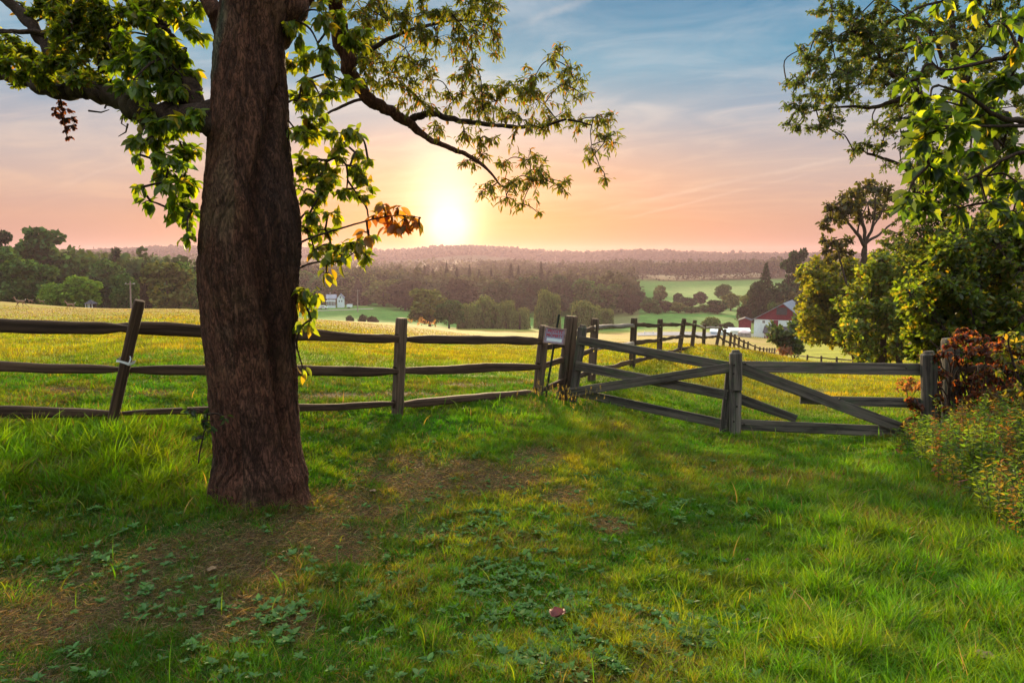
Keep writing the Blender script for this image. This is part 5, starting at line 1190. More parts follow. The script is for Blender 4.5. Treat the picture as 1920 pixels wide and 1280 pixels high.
# white low sheds and yard
def low_shed(px0, px1, ytop, yeave, ybase, d, label, wall='wall_white', roof='wall_white'):
    o_ = P(px0, ybase, d); o_[2] = min(o_[2], hz(o_[0], o_[1])); e = empty('low_shed', o_, label, 'shed'); f_ = Frame(o_, R(-17)); kk = d/F; w = (px1-px0)*kk
    he = P(px0, yeave, d)[2]-o_[2]; ht = P(px0, ytop, d+4)[2]-o_[2]
    part(f_, [(0, w, 0, 8, -1, he)], 'wall', wall, e)
    v = [(-.2, -.3, he), (w+.2, -.3, he), (w+.2, 4, ht), (-.2, 4, ht), (-.2, 8.3, he), (w+.2, 8.3, he)]; v2 = [(a, b, c+.12) for a, b, c in v]
    part(f_, [], 'roof', roof, e, [(v+v2, [(0, 1, 2, 3)[::-1], (3, 2, 5, 4)[::-1], (6, 7, 8, 9), (9, 8, 11, 10), (0, 1, 7, 6), (5, 4, 10, 11), (1, 2, 8, 7), (2, 5, 11, 8), (3, 0, 6, 9), (4, 3, 9, 10)])])
    return e
low_shed(1332, 1366, 617.5, 622, 630, 178, 'long low white-roofed shed behind the fence crest')
low_shed(1366, 1404, 617, 620, 628, 186, 'low white-roofed shed joined on beside the red shed')
o_ = P(1389, 631, 176); tk = empty('storage_tank', o_, 'squat tan tank with a pinkish dome in front of the low white shed', 'tank')
mb = MB(); tube(mb, [o_+np.array([.9, 0, -.5]), o_+np.array([.9, 0, 1.1])], [1.6, 1.6], 20); mb.build('tank_body', M['tan'], tk)
M['pinkish'] = prin('pinkish_plastic', (.55, .42, .42), .6, .3)
mb = MB(); tube(mb, [o_+np.array([.9, 0, 1.1]), o_+np.array([.9, 0, 1.4]), o_+np.array([.9, 0, 1.6])], [1.5, 1.1, .3], 20); mb.build('dome', M['pinkish'], tk)
pf = empty('paddock_fence', P(1402, 631, 181), 'white board fence at the foot of the barn', 'fence'); ff = Frame(P(1402, 632, 181), 0)
hh = 6*181/F
for i in range(9): part(ff, [(i*.6-.05, i*.6+.05, -.05, .05, -.6, hh)], 'post', 'white', pf)
for z in (.25, .55, .8): part(ff, [(-.05, 4.85, -.085, -.055, z-.07, z+.07)], 'rail', 'white', pf)
# gravel yard: sheet just over the ground
def sheet(name, quad, mat, lift, label, n=24):
    (a, b, c, d) = [np.array(q, float) for q in quad]; V = []
    for i in range(n+1):
        for j in range(7):
            u, v = i/n, j/6; p = (a*(1-u)+b*u)*(1-v)+(d*(1-u)+c*u)*v; V.append([p[0], p[1], hz(p[0], p[1])+lift])
    mb = MB(); mb.add(V, [(i*7+j, (i+1)*7+j, (i+1)*7+j+1, i*7+j+1) for i in range(n) for j in range(6)])
    o = mb.build(name, M[mat]); tag(o, label, 'yard', kind='structure'); return o
sheet('gravel_yard', [G(1195, 158)[:2], G(1345, 158)[:2], G(1345, 190)[:2], G(1195, 190)[:2]], 'gravel', .12, 'grey gravel yard at the foot of the hay field')
def vehicle(name, px, py, d, ln, hgt, wd, rz, label, cat, van=False):
    o_ = P(px, py, d); o_[2] = hz(o_[0], o_[1])+.1; e = empty(name, o_, label, cat); f = Frame(o_, rz); z0 = .35
    prof = [(0, z0), (ln, z0), (ln, hgt*.55), (ln*.97, hgt*.6), (ln*(.9 if van else .76), hgt*.62), (ln*(.82 if van else .66), hgt*.97), (ln*.05 if van else ln*.2, hgt), (0.0 if van else ln*.05, hgt*.62)]
    n = len(prof); v = [(x, -wd/2, z) for x, z in prof]+[(x, wd/2, z) for x, z in prof]
    mb = MB(); mb.add(f.w(v), [tuple(range(n)), tuple(range(n, 2*n))[::-1]]+[(i, n+i, n+(i+1) % n, (i+1) % n) for i in range(n)]); mb.build('body', M['white'], e)
    part(f, [(ln*.25, ln*.62, -wd/2-.02, wd/2+.02, hgt*.64, hgt*.88)], 'window', 'carglass', e)
    for x in (ln*.2, ln*.8):
        for y in (-wd/2, wd/2):
            mb = MB(); c = f.w([(x, y-.09, .33), (x, y+.09, .33)]); tube(mb, c, .33, 14); mb.build('wheel', M['tyre'], e)
# paddock jumps/rails in the yard read as small white bars
for (px, lb) in ((1217, 'white low bar standing in the gravel yard nearest the gate'), (1291, 'white low bar in the gravel yard under the fence rails')):
    o_ = G(px-8, 168); e = empty('jump_rail', o_, lb, 'jump rail'); f = Frame(o_, 0); part(f, [(0, 2.0, -.05, .05, .55, .72)], 'rail', 'white', e)
    for x in (-.12, 2.02): part(f, [(x, x+.1, -.08, .08, -.2, .95)], 'post', 'white', e)
# house beyond the meadow
dh = 330.0; kh = dh/F; ho = P(613, 578, dh); ho[2] = hz(ho[0], ho[1])
hs = empty('farmhouse', ho, 'white two-storey farmhouse with a columned porch across the valley', 'house'); fh = Frame(ho, R(12))
hzz = lambda py: P(620, py, dh)[2]-ho[2]
part(fh, [(0, 16*kh, 1.5, 9, -1, hzz(560))], 'wall', 'tan', hs)
part(fh, [], 'roof', 'roof_grey', hs, [([(-.4, 1.2, hzz(560)), (16*kh+.4, 1.2, hzz(560)), (16*kh+.4, 5, hzz(553)), (-.4, 5, hzz(553)), (-.4, 9.3, hzz(560)), (16*kh+.4, 9.3, hzz(560))], [(0, 1, 2, 3), (3, 2, 5, 4), (0, 3, 4), (1, 5, 2)])])
part(fh, [(-.4, 16*kh, -.6, 1.4, hzz(565.3), hzz(564))], 'porch_roof', 'wall_white', hs)
for i in range(6): part(fh, [(i*.72+.0, i*.72+.16, -.5, -.34, -.5, hzz(565.3))], 'column', 'wall_white', hs)
part(fh, [(0, 16*kh, -.56, -.42, -.5, hzz(573))], 'porch_rail', 'wall_white', hs)
wg = Frame(ho+np.array([17.5*kh, 2, 0]), R(10))
part(wg, [(0, 12*kh, 0, 7, -1, hzz(560))], 'wing_wall', 'wall_white', hs)
zr2 = hzz(552.5)
part(wg, [], 'wing_gable', 'wall_white', hs, [gable(0.01, 12*kh-.01, 0.0, 7, hzz(560)-.02, zr2)])
part(wg, [], 'wing_roof', 'roof_grey', hs, [slab((-.3, hzz(560)), (6*kh, zr2+.05), -.3, 7.2, .15), slab((6*kh, zr2+.051), (12*kh+.3, hzz(560)), -.3, 7.2, .15)])
for (x, z) in ((1.0, hzz(565)), (2.2, hzz(565)), (1.55, hzz(558))): pane(wg, hs, x, z, .5, .9)
for x in (.7, 2.0, 3.3): pane(fh, hs, x, hzz(561.5), .5, .8, y=1.44)
part(fh, [(1.2, 1.7, 4.5, 5, hzz(554), hzz(549))], 'chimney', 'tan', hs)
vehicle('parked_van', 590.5, 573, 322, 2.6, 2.6, 1.9, R(5), 'white van parked furthest along the drive, half behind vine leaves', 'van', True)
vehicle('parked_car', 599.5, 577, 318, 3.6, 1.5, 1.8, R(4), 'long white car parked in front of the porch of the farmhouse', 'car')
vehicle('parked_car', 586.5, 577.5, 318, 2.8, 1.3, 1.7, R(4), 'small white car parked behind the long white one', 'car')
tr_ = P(650, 573.5, 326); tr_[2] = hz(tr_[0], tr_[1])+.1; te = empty('box_trailer', tr_, 'plain white box trailer parked past the farmhouse', 'trailer'); ft_ = Frame(tr_, 0)
part(ft_, [(0, 2.3, 0, 1.9, .45, 1.75)], 'box', 'wall_white', te); 
for x in (.7, 1.3):
    mb = MB(); tube(mb, ft_.w([(x, -.1, .3), (x, .1, .3)]), .3, 12); mb.build('wheel', M['tyre'], te)
mb = MB(); tube(mb, ft_.w([(2.3, .95, .6), (3.1, .95, .5)]), .05, 6); mb.build('drawbar', M['stake'], te)
# lane in front of the house
V = []
for px in np.linspace(560, 700, 30):
    dd = np.interp(px, [560, 700], [296, 322]); g_ = G(px, dd); g2 = G(px, dd+4)
    V += [[g_[0], g_[1], g_[2]+.12], [g2[0], g2[1], hz(g2[0], g2[1])+.12]]
mb = MB(); mb.add(V, [(2*i, 2*i+2, 2*i+3, 2*i+1) for i in range(29)]); o = mb.build('road', M['tan']); tag(o, 'pale lane passing below the farmhouse', 'road', kind='structure')
# second house dim in the trees
o2 = P(739, 568, 400); o2[2] = hz(o2[0], o2[1]); h2 = empty('farmhouse', o2, 'small pale house almost lost in the trees under the sunset glow', 'house'); fr2 = Frame(o2, R(5))
zt = P(742, 561, 400)[2]-o2[2]; zr_ = P(742, 554, 400)[2]-o2[2]
part(fr2, [(0, 4, 0, 6, -1, zt)], 'wall', 'wall_white', h2); part(fr2, [], 'roof', 'roof_dark', h2, [slab((-.3, zt), (2, zr_), -.3, 6.3, .15), slab((2, zr_+.001), (4.3, zt), -.3, 6.3, .15)]); part(fr2, [], 'gable', 'wall_white', h2, [gable(.02, 3.98, 0, 6, zt-.02, zr_-.02)])
pane(fr2, h2, 2, zt-.9, .8, 1.0)
# pale-blue hut at the wood edge
o3 = P(160, 576, 112); zz3 = P(160, 574, 112)[2]; o3[2] = hz(o3[0], o3[1]); h3 = empty('garden_hut', o3, 'small open pavilion with pale posts at the foot of the bright low tree', 'hut'); f3 = Frame(o3, 0)
zt = P(165, 570, 112)[2]-o3[2]; zp = P(165, 562, 112)[2]-o3[2]
for x in (0, .4, .6, 1.05): part(f3, [(x, x+.08, 0, .08, -.3, zt)], 'post', 'wall_white', h3)
part(f3, [(0, 1.13, 1.2, 1.3, -.3, zt)], 'back_wall', 'dark', h3)
mb = MB(); mb.add(f3.w([(-.2, -.2, zt), (1.33, -.2, zt), (1.33, 1.4, zt), (-.2, 1.4, zt), (.56, .6, zp)]), [(0, 1, 4), (1, 2, 4), (2, 3, 4), (3, 0, 4), (3, 2, 1, 0)]); mb.build('roof', M['roof_dark'], h3)
# utility poles and mast
M['pole'] = prin('grey_pole_wood', (.22, .19, .17), .9, .2, noise=5)
for (px, y0, y1, d, lb, arm) in ((246, 590, 527, 118, 'pale utility pole standing at the wood edge beyond the hay field', True), (670.5, 574, 543, 300, 'utility pole in the trees past the white farmhouse', True)):
    b = P(px, y0, d); b[2] = min(b[2], hz(b[0], b[1])); t = P(px-2 if d < 200 else px, y1, d); e = empty('utility_pole', b, lb, 'pole')
    mb = MB(); tube(mb, [b, (b+t)/2, t], [.16, .14, .11] if d < 200 else [.22, .2, .16], 8); mb.build('pole', M['pole'], e)
    mb = MB(); c = t-np.array([0, 0, .5]); timber(mb, c-np.array([.9, .2, 0]), c+np.array([.9, -.2, 0]), .12, .12, .1, nr=4, rough=0); mb.build('crossarm', M['pole'], e)
    for x in (-.8, 0.55, .8):
        mb = MB(); tube(mb, [c+np.array([x, -.1*x, .06]), c+np.array([x, -.1*x, .2])], [.04, .03], 6); mb.build('insulator', M['white'], e)
b = G(1041, 1450); t = P(1041, 480, 1450); e = empty('radio_mast', b, 'thin radio mast on the far skyline', 'mast')
mb = MB(); tube(mb, [b, t], [.55, .35], 5); mb.build('mast', M['pole'], e)
mb = MB(); timber(mb, t-np.array([1, 0, 3]), t+np.array([1, 0, -3]), .4, .4, .3, nr=3, rough=0); mb.build('antenna', M['pole'], e)

# ---------------------------------------------------------------- deer running over the hay field
M['deer'] = prin('deer_coat', (.24, .15, .10), .85, .2, noise=12, amt=.2)
M['deer_tail'] = prin('deer_tail_white', (.7, .66, .6), .9, .2)
def deer(px, py, d, label, s=1.0, flip=1, ph=0):
    g_ = G(px, d); e = empty('deer', g_, label, 'deer', 'deer crossing the hay field')
    z0 = 0.0
    J = dict(hip=(.55, 0, 1.02, .17), loin=(.25, 0, 1.02, .16), chest=(-.25, 0, .98, .19), neck0=(-.48, 0, 1.10, .11), neck1=(-.68, 0, 1.38, .075), head=(-.78, 0, 1.52, .075), muz=(-1.00, 0, 1.44, .04), tail=(.78, 0, 1.12, .03),
             ear1=(-.70, .09, 1.66, .02), ear2=(-.70, -.09, 1.66, .02))
    lg = {}
    for i, (sx, sgn) in enumerate(((1, 1), (1, -1), (-1, 1), (-1, -1))):
        o = (.22 if sgn > 0 else -.16)*(1 if not ph else -1)
        if sx > 0: lg[i] = [(.52, .09*sgn, .78, .09), (.62+o, .09*sgn, .52, .045), (.78+o*1.4, .09*sgn, .34, .03), (.70+o*2.0, .09*sgn, .06, .022)]
        else: lg[i] = [(-.30, .09*sgn, .72, .06), (-.36-o, .09*sgn, .45, .035), (-.34-o*1.8, .09*sgn, .08, .022)]
    bm_v = []; ed = []; rad = []
    def addv(p): bm_v.append((p[0]*s*flip, p[1]*s, p[2]*s)); rad.append(p[3]*s); return len(bm_v)-1
    idx = {k_: addv(v) for k_, v in J.items()}
    for a, b_ in (('hip', 'loin'), ('loin', 'chest'), ('chest', 'neck0'), ('neck0', 'neck1'), ('neck1', 'head'), ('head', 'muz'), ('hip', 'tail'), ('head', 'ear1'), ('head', 'ear2')): ed.append((idx[a], idx[b_]))
    for i in lg:
        prev = idx['hip'] if i < 2 else idx['chest']
        for p in lg[i]: q_ = addv(p); ed.append((prev, q_)); prev = q_
    me = bpy.data.meshes.new('body'); me.from_pydata(bm_v, ed, []); me.update()
    o = bpy.data.objects.new('body', me); COL.objects.link(o); o.parent = e
    sk = o.modifiers.new('skin', 'SKIN'); sv = me.skin_vertices[0].data
    for i, r in enumerate(rad): sv[i].radius = (r, r)
    sv[idx['hip']].use_root = True
    ss_ = o.modifiers.new('sub', 'SUBSURF'); ss_.levels = 1; ss_.render_levels = 1
    me.materials.append(M['deer'])
    mb = MB(); w0 = world_of(e); tube(mb, [w0+np.array([.76*s*flip, 0, 1.10*s]), w0+np.array([.86*s*flip, 0, 1.24*s]), w0+np.array([.90*s*flip, 0, 1.36*s])], [.03*s, .05*s, .012*s], 6); mb.build('tail', M['deer_tail'], e)
    return e
deer(38, 572, 56, 'larger deer bounding across the hay field nearest the picture edge', .56)
deer(132, 577, 56, 'second deer running over the hay field below the bright low tree', .5, 1, 1)
deer(57, 566, 82, 'faint deer just showing over the crest of the hay field, next to the largest', .42)
deer(78, 566, 80, 'small faint deer between the two running deer on the crest of the field', .42, 1, 1)

# ---------------------------------------------------------------- fallen leaves and pink brush
M['dead_leaf'] = prin('dark_red_leaf', (.10, .012, .010), .6, .4, noise=30)
M['dead_leaf_tan'] = prin('tan_leaf', (.17, .11, .06), .7, .3, noise=30)
def fallen(px, py, L_, rz, mat, label, curl=.35):
    g_ = hit(px, py); e = g_+np.array([0, 0, .03 if L_ < .07 else .075]); n = 9; V = []
    for i in range(n):
        t = i/(n-1); w = L_*.42*math.sin(math.pi*min(1, t*.92+.06))**.75*(1+.12*math.sin(t*19))
        for j in (-1, -.5, 0, .5, 1):
            x = (t-.5)*L_; y = j*w; z = abs(j)**1.5*w*curl*1.3+curl*L_*.35*(2*t-1)**2+.004*math.sin(7*j+9*t)
            V.append((x*math.cos(rz)-y*math.sin(rz), x*math.sin(rz)+y*math.cos(rz), z))
    f = [(i*5+j, (i+1)*5+j, (i+1)*5+j+1, i*5+j+1) for i in range(n-1) for j in range(4)]
    mb = MB(); mb.add(np.array(V)+e, f)
    o = mb.build('fallen_leaf', M[mat], None, True)
    me = o.data; co = np.zeros(len(me.vertices)*3); me.vertices.foreach_get('co', co); me.vertices.foreach_set('co', (co.reshape(-1, 3)-e).ravel()); o.location = e
    m_ = o.modifiers.new('thick', 'SOLIDIFY'); m_.thickness = .0015
    tag(o, label, 'leaf', 'fallen leaves on the grass')
fallen(1045, 1182, .095, .9, 'dead_leaf', 'curled dark red leaf among low weeds, the larger of the two red ones', .5)
fallen(1401, 1060, .045, .2, 'dead_leaf', 'small dark red leaf lying in the middle of the green lane', .3)
fallen(1842, 1262, .08, 2.2, 'dead_leaf_tan', 'brown curled leaf in the tall bright grass at the corner', .4)
fallen(398, 1078, .06, 1.2, 'dead_leaf_tan', 'pale tan leaf on the bare dry patch below the big trunk', .3)
fallen(700, 928, .06, .6, 'dead_leaf_tan', 'buff dry leaf on the bare ground beside the big tree roots', .3)
ob = G(790, 98); e = empty('pink_brush', ob, 'fuzzy pinkish weeds lit by the sun at the far edge of the hay field', 'weeds')
ss = [ob]
sprays('p', e, [(790, 601, 4), (796, 603, 4), (783, 604, 3), (770, 605, 3), (805, 605, 3), (815, 606, 3), (758, 606, 2.5)], lambda x, y: 97, .5, .4, 3.5, [(.30, .17, .13), (.2, .14, .08)], [1, 1], M['leaf_small'], ss, droop=-.3, tmpl='card', rt=.02)
# ---------------------------------------------------------------- grass, weeds
def grass_patch(name, label, n, amin, amax, rmin, rmax, seed, segs=3):
    g = np.random.default_rng(seed)
    a = np.radians(g.uniform(amin, amax, n)); r = np.exp(g.uniform(math.log(rmin), math.log(rmax), n))
    x = r*np.sin(a); y = r*np.cos(a)
    # clumping: pull blades towards tuft centres
    cell = .055*2.0**np.floor(np.log2(np.clip(r/4, .6, 6)*g.uniform(.7, 1.4, n))); cx = (np.floor(x/cell)+_hash(np.floor(x/cell), np.floor(y/cell), 3))*cell; cy = (np.floor(y/cell)+_hash(np.floor(x/cell), np.floor(y/cell), 4))*cell
    pull = g.uniform(0, .65, n)*np.clip((12-r)/3, 0, 1); x = x*(1-pull)+cx*pull; y = y*(1-pull)+cy*pull
    z = H(x, y)
    px, py, rr, dry, hay, n1, n2, n4, front = zone(x, y, z)
    lushL = np.clip((420-px)/120, 0, 1)*np.clip((965-py)/60, 0, 1)*np.clip((py-770)/20, 0, 1)
    fence = np.exp(-((py-(np.interp(px, [0, 205, 745, 1020, 1090, 1377, 1740], [800, 795, 772, 745, 760, 815, 830])+2))/24)**2)*(px < 1800)
    lushR = np.clip((px-1330)/250, 0, 1)*np.clip((py-830)/60, 0, 1)
    lushC = np.clip(1-((px-1150)/300)**2, 0, 1)*np.clip(1-((py-800)/70)**2, 0, 1)
    tall = np.clip(np.maximum.reduce([lushL*1.0, fence*.35, lushR*.42, lushC*.3, .55*np.exp(-(((px-475)/130)**2+((py-945)/26)**2)**2)]), 0, 1)
    field = np.clip((rr-13)/6, 0, 1)
    keep = g.uniform(0, 1, n) < np.clip(1-dry*.5, .12, 1)*np.clip(-.05+2.0*n4+tall*.5, .12, 1)*np.clip(1-hay*.5, .3, 1)
    x, y, z, px, py, rr, dry, hay, n1, n2, n4, tall, field = [v[keep] for v in (x, y, z, px, py, rr, dry, hay, n1, n2, n4, tall, field)]
    n = len(x)
    h = (.028+.045*n1+.12*tall*(.55+.9*n4)+.03*field)*g.uniform(.5, 1.35, n)*(1-.55*dry)
    h *= np.clip(1-(rr-30)/120, .6, 1)
    gm = np.exp(-((py-(np.interp(px, [0, 205, 745, 1020, 1090, 1377, 1740], [800, 800, 776, 742, 760, 818, 826])+2))/20)**2)*(rr < 13); h *= 1-.5*gm
    n5 = fbm(x*7.5, y*7.5, 51, 2); n6 = fbm(x*2.6, y*2.6, 52, 3); cs = .10*2.0**np.floor(np.log2(np.clip(rr/4, .6, 8))); tuft = _hash(np.floor(x/cs+n6*2), np.floor(y/cs+n5*2), 9)
    h *= np.clip(.35+1.3*n5+.5*tuft, .4, 1.9)
    w = .0050*(rr/4.5)**.85*g.uniform(.6, 1.3, n)*(1+.4*tall)
    az = g.uniform(0, 2*math.pi, n); wind = g.normal(size=n)*.25
    lean = g.uniform(.15, 1.05, n)*(1+dry*1.2)
    dx = np.cos(az)+.25; dy = np.sin(az)-.1; nn = np.hypot(dx, dy)+1e-6; dx /= nn; dy /= nn
    fa = g.uniform(0, 2*math.pi, n); sx = np.cos(fa); sy = np.sin(fa)
    ts = np.linspace(0, 1, segs+1); V = np.zeros((n, 2*segs+1, 3), np.float32)
    for i, t in enumerate(ts):
        hx = lean*h*t**1.8*1.05; hzv = h*(t-.30*lean*t**2.6)
        ww = w*(1-t**1.6)*(.75+.5*min(1, t*3))
        cxp = x+dx*hx; cyp = y+dy*hx; cz = z-.01+hzv
        if i < segs:
            V[:, 2*i, 0] = cxp-sx*ww/2; V[:, 2*i, 1] = cyp-sy*ww/2; V[:, 2*i, 2] = cz
            V[:, 2*i+1, 0] = cxp+sx*ww/2; V[:, 2*i+1, 1] = cyp+sy*ww/2; V[:, 2*i+1, 2] = cz
        else: V[:, 2*i, 0] = cxp; V[:, 2*i, 1] = cyp; V[:, 2*i, 2] = cz
    fc = [(2*i, 2*i+1, 2*i+3, 2*i+2) for i in range(segs-1)]+[(2*segs-2, 2*segs-1, 2*segs)]
    A = np.array
    gcol = A([.055, .165, .005]); ycol = A([.27, .27, .014]); dcol = A([.16, .11, .045]); lush = A([.15, .28, .006])
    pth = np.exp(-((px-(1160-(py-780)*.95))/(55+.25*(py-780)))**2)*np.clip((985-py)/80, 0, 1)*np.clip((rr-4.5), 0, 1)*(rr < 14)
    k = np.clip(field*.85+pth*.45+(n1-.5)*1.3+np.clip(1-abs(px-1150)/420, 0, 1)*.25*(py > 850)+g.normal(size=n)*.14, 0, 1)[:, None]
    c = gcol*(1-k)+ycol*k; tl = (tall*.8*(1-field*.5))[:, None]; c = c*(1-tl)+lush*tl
    c = c*(1+(fbm(x*.8, y*.8, 91, 3)-.5)[:, None]*.7)
    c = c*(.50+.75*tuft[:, None])*(.72+.56*n6[:, None]); c[:, 0] *= .75+.6*_hash(np.floor(x/cs*.5+n5), np.floor(y/cs*.5+n6), 12)
    isd = (g.uniform(0, 1, n) < np.clip(dry*.85+.05+.12*(py > 950)*(px < 1150)*(rr < 9)+hay*.5+np.clip(n1-.6, 0, 1)*.8, 0, .92))[:, None]
    c = np.where(isd, dcol*g.uniform(.6, 1.4, (n, 1)), c)*g.uniform(.75, 1.25, (n, 1))
    cc = np.repeat(c.astype(np.float32), 2*segs+1, axis=0)
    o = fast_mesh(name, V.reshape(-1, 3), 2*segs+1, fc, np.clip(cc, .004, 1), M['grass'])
    tag(o, label, 'grass', kind='stuff'); return o
GQ = 1.0
grass_patch('grass', 'mixed short and tall green grass of the path side, thin and dry under the tree', int(820000*GQ), -44, 44, 2.0, 13.5, 101, 3)
grass_patch('field_grass', 'sunlit yellow-green grass of the fields beyond the fence and gate', int(420000*GQ), -42, 42, 13.0, 75, 102, 2)
grass_patch('side_grass', 'grass to either side of the picture', 20000, 44, 70, 2.0, 10, 103, 2)

def thatch():
    g = np.random.default_rng(77); n = 420000
    a = np.radians(g.uniform(-43, 43, n)); r = np.exp(g.uniform(math.log(2.2), math.log(10), n)); x = r*np.sin(a); y = r*np.cos(a); z = H(x, y)
    px, py, rr, dry, hay, n1, n2, n4, front = zone(x, y, z); m = g.uniform(0, 1, n) < dry*1.1+.03; x, y, z, rr = x[m], y[m], z[m], rr[m]; n = len(x)
    az = g.uniform(0, 6.28, n); L = g.uniform(.02, .075, n); D = np.stack([np.cos(az), np.sin(az), g.uniform(-.05, .45, n)], 1)
    P_ = np.stack([x, y, z+g.uniform(.0, .018, n)], 1); w = .0030*(rr/4.5)**.8*g.uniform(.6, 1.6, n)
    c = pal(n, [(.24, .17, .09), (.17, .11, .055), (.08, .05, .03), (.28, .21, .12), (.06, .11, .015)], [4, 4, 3, .6, 4], .2)
    o = leaves('thatch', P_, D, L, w, c, M['grass'], None, 'card'); tag(o, 'dead grass stems lying flat on the bare patches under the big tree', 'thatch', kind='stuff')
thatch()

def long_tufts():
    """longer arching blades and seed stalks along fence line and lower corner"""
    g = np.random.default_rng(5); n = 9000
    a = np.radians(g.uniform(-42, 42, n)); r = np.exp(g.uniform(math.log(2.6), math.log(12), n)); x = r*np.sin(a); y = r*np.cos(a); z = H(x, y)
    px, py, rr, dry, hay, n1, n2, n4, front = zone(x, y, z)
    ln_ = np.interp(px, [0, 205, 745, 1020, 1090, 1377, 1740], [800, 795, 772, 745, 760, 815, 830])
    m = ((np.abs(py-ln_-8) < 26) & (g.uniform(0, 1, n) < .4)) | ((px < 400) & (py < 960) & (py > 775) & (g.uniform(0, 1, n) < .9)) | ((px > 1350) & (py > 900) & (g.uniform(0, 1, n) < .55)) | (g.uniform(0, 1, n) < .05)
    x, y, z, rr = x[m], y[m], z[m], rr[m]; n = len(x); segs = 5
    h = g.uniform(.10, .26, n); w = .0065*(rr/4.5)**.7*g.uniform(.6, 1.3, n); az = g.uniform(0, 6.28, n); dx, dy = np.cos(az), np.sin(az); lean = g.uniform(.2, 1.1, n); fa = az+1.57+g.normal(size=n)*.5; sx, sy = np.cos(fa), np.sin(fa)
    V = np.zeros((n, 2*segs+1, 3))
    for i, t in enumerate(np.linspace(0, 1, segs+1)):
        hx = lean*h*t**2.0; hzv = h*(t-.42*lean*t**3); ww = w*(1-t**2)*(.6+.6*min(1, t*3))
        c = np.stack([x+dx*hx, y+dy*hx, z-.01+hzv], 1)
        if i < segs: V[:, 2*i] = c-np.stack([sx*ww, sy*ww, 0*ww], 1)/2; V[:, 2*i+1] = c+np.stack([sx*ww, sy*ww, 0*ww], 1)/2
        else: V[:, 2*i] = c
    fc = [(2*i, 2*i+1, 2*i+3, 2*i+2) for i in range(segs-1)]+[(2*segs-2, 2*segs-1, 2*segs)]
    c = pal(n, [(.08, .21, .008), (.06, .17, .006), (.15, .21, .015), (.26, .19, .07)], [4, 3, 2, .7], .2)
    o = fast_mesh('tall_grass', V.reshape(-1, 3), 2*segs+1, fc, np.repeat(c, 2*segs+1, 0), M['grass']); tag(o, 'long arching grass blades along the fence foot and in the corners', 'grass', kind='stuff')
long_tufts()

def ground_weeds():
    g = np.random.default_rng(8); n = 9000
    a = np.radians(g.uniform(-42, 42, n)); r = np.exp(g.uniform(math.log(2.4), math.log(8), n)); x = r*np.sin(a); y = r*np.cos(a); z = H(x, y)
    px, py, rr, dry, hay, n1, n2, n4, front = zone(x, y, z)
    WB = [(960, 1080, 130, 90), (850, 1020, 110, 60), (1000, 1170, 130, 90), (620, 1230, 130, 60), (300, 1130, 130, 50), (150, 1060, 160, 50), (540, 1170, 60, 40), (900, 960, 150, 45), (1180, 960, 160, 40), (80, 940, 140, 50), (260, 930, 100, 40), (1050, 1250, 150, 40), (1250, 1180, 120, 60), (430, 1250, 100, 40), (700, 1120, 110, 50)]
    m = blobs_mask(px, py, WB, 1.2)*np.clip((n4-.36)*5, 0, 1)+.10; keep = g.uniform(0, 1, n) < m
    x, y, z, px = x[keep], y[keep], z[keep], px[keep]
    Pn = []; Dn = []; Ln = []
    for i in range(len(x)):
        k = g.integers(5, 10); a0 = g.uniform(0, 6.28); s = g.uniform(.016, .045)*(1.15 if g.uniform() < .2 else 1)
        for j in range(k):
            aa = a0+j*6.28/k+g.normal()*.25; Pn.append((x[i], y[i], z[i]+.03)); Dn.append((math.cos(aa), math.sin(aa), g.uniform(.2, 1.1))); Ln.append(s*g.uniform(.7, 1.2))
    Pn, Dn, Ln = np.array(Pn), np.array(Dn), np.array(Ln)
    o = leaves('ground_weeds', Pn, Dn, Ln, Ln*.62, pal(len(Pn), [(.05, .13, .03), (.06, .15, .025), (.085, .18, .04)], [3, 3, 1.5], .15), M['weed'], None, 'leaf', np.tile([0, 0, 1.], (len(Pn), 1))+g.normal(size=Pn.shape)*.15)
    tag(o, 'low broad-leaved weeds spread flat among the thin grass', 'weeds', kind='stuff')
ground_weeds()

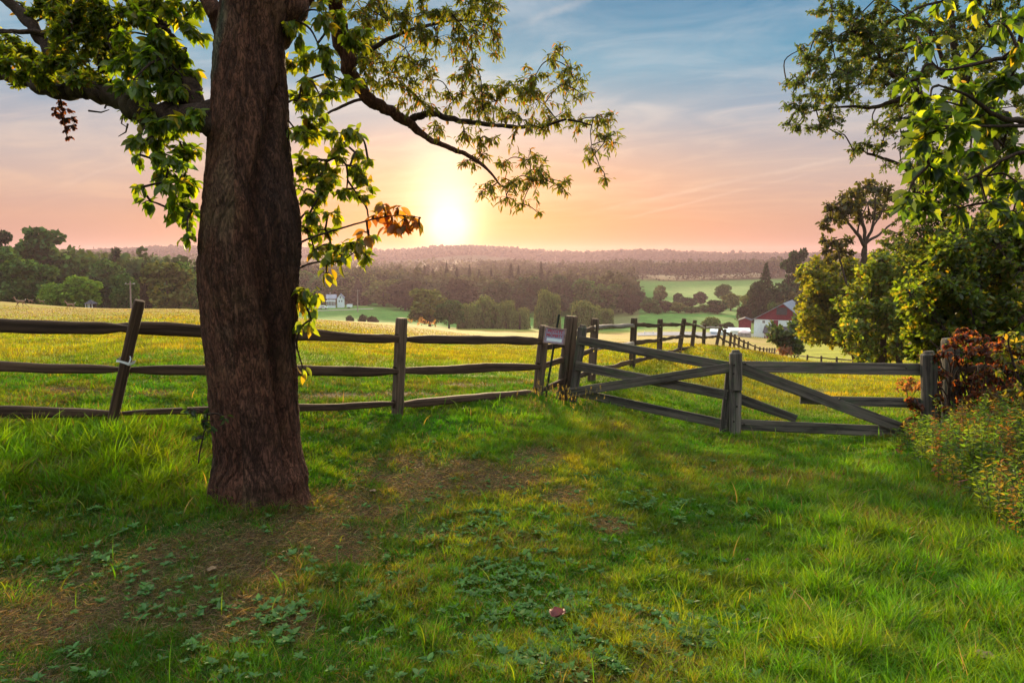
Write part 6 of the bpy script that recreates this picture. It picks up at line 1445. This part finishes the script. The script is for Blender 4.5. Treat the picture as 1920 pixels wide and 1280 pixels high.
M['stem_green'] = prin('green_stem', (.07, .09, .03), .7, .3)
def herb_thicket():
    """leafy upright stems at the right-hand side: goldenrod-like weeds"""
    g = np.random.default_rng(9); mb = MB(); Pn = []; Dn = []; Ln = []; Cn = []
    spots = []
    while len(spots) < 760:
        px = g.uniform(1640, 2050); d = g.uniform(4.6, 9.3)
        lim = np.interp(d, [4.6, 6, 7.5, 9.3], [1905, 1800, 1715, 1690])
        if px < lim+g.normal()*14: continue
        spots.append((px, d))
    for (px, d) in spots:
        b = G(px, d); h = g.uniform(.30, .66)*np.clip((px-1560)/260, .45, 1)*(1.0 if d > 6.5 else .72); le = g.normal(size=2)*.12
        tp = b+np.array([le[0]*h*1.5, le[1]*h*1.5, h]); mid = (b+tp)/2+np.array([le[0]*-.1, 0, .03])
        tube(mb, [b-np.array([0, 0, .02]), mid, tp], [.004, .003, .0015], 4, cap=False)
        k = int(h/.015); hue = g.uniform()
        base = np.array([(.05, .11, .02), (.08, .13, .022), (.13, .11, .03), (.12, .06, .03)][int(np.searchsorted([.38, .66, .85], hue))])
        for j in range(k):
            t = .12+.88*j/k; p = (b*(1-t)+mid*t)*(1-t)+(mid*(1-t)+tp*t)*t; aa = j*2.4+g.normal()*.3
            Pn.append(p); Dn.append((math.cos(aa), math.sin(aa), g.uniform(-.5, 1.0))); Ln.append(g.uniform(.05, .11)*(1-.35*t)*min(1, d/7)); Cn.append(base*g.uniform(.7, 1.3))
    Pn, Dn, Ln, Cn = map(np.array, (Pn, Dn, Ln, Cn))
    o = leaves('undergrowth', Pn, Dn, Ln, Ln*g.uniform(.18, .45, len(Ln)), np.clip(Cn, 0, 1), M['leaf'], None, 'leaf'); tag(o, 'thicket of upright narrow-leaved weeds beside the gate end', 'weeds', kind='stuff')
    o = mb.build('weed_stems', M['stem_green']); tag(o, 'thin stems of the narrow-leaved weeds beside the gate end', 'weeds', kind='stuff')
    mb = MB(); c = smooth_path([(*P(1795, 903, 6.2), .006), (*P(1850, 893, 6.2), .006), (*P(1920, 893, 6.1), .006), (*P(2000, 905, 6.1), .006)], 6); tube(mb, c[:, :3], c[:, 3], 6)
    M['cane'] = prin('red_cane', (.22, .06, .04), .5, .4); o = mb.build('bramble_cane', M['cane']); tag(o, 'arching smooth red cane over the weeds', 'cane')
    # seed heads by the fence corner
    mb = MB(); Pn = []; Dn = []; Ln = []
    for i in range(150):
        px = g.uniform(985, 1130); py_d = g.uniform(9.2, 11.4); b = G(px, py_d); h = g.uniform(.18, .34); tp = b+np.array([g.normal()*.05, g.normal()*.05, h]); tube(mb, [b, tp], [.0025, .0015], 3, cap=False)
        for j in range(7): Pn.append(tp-np.array([0, 0, j*.008])); Dn.append((g.normal()*.5, g.normal()*.5, .7)); Ln.append(.022)
    Pn, Dn, Ln = map(np.array, (Pn, Dn, Ln))
    o = leaves('seed_heads', Pn, Dn, Ln, Ln*.45, pal(len(Pn), [(.32, .22, .07), (.22, .19, .06)], None, .2), M['grass'], None, 'card'); tag(o, 'small golden seed heads in the grass at the foot of the gate post', 'seed heads', kind='stuff')
herb_thicket()
# ---------------------------------------------------------------- haze: one closed box of thin air over the valley
def haze():
    m, T, o = mat_new('evening_haze'); v = T.new('ShaderNodeVolumePrincipled')
    v.inputs['Color'].default_value = (.68, .52, .68, 1); v.inputs['Density'].default_value = HAZE; v.inputs['Anisotropy'].default_value = .5
    T.l.new(v.outputs[0], o.inputs['Volume'])
    x0, x1, y0, y1, z0, z1 = -1900, 1900, -60, 2300, -42, 34
    me = bpy.data.meshes.new('haze')
    me.from_pydata([(a, b, c) for a in (x0, x1) for b in (y0, y1) for c in (z0, z1)], [], [(0, 1, 3, 2), (4, 6, 7, 5), (0, 4, 5, 1), (2, 3, 7, 6), (0, 2, 6, 4), (1, 5, 7, 3)]); me.update(); me.materials.append(m)
    h = bpy.data.objects.new('haze', me); COL.objects.link(h); tag(h, 'thin evening haze lying over the whole valley', 'haze', kind='stuff')
HAZE = .00016
haze()
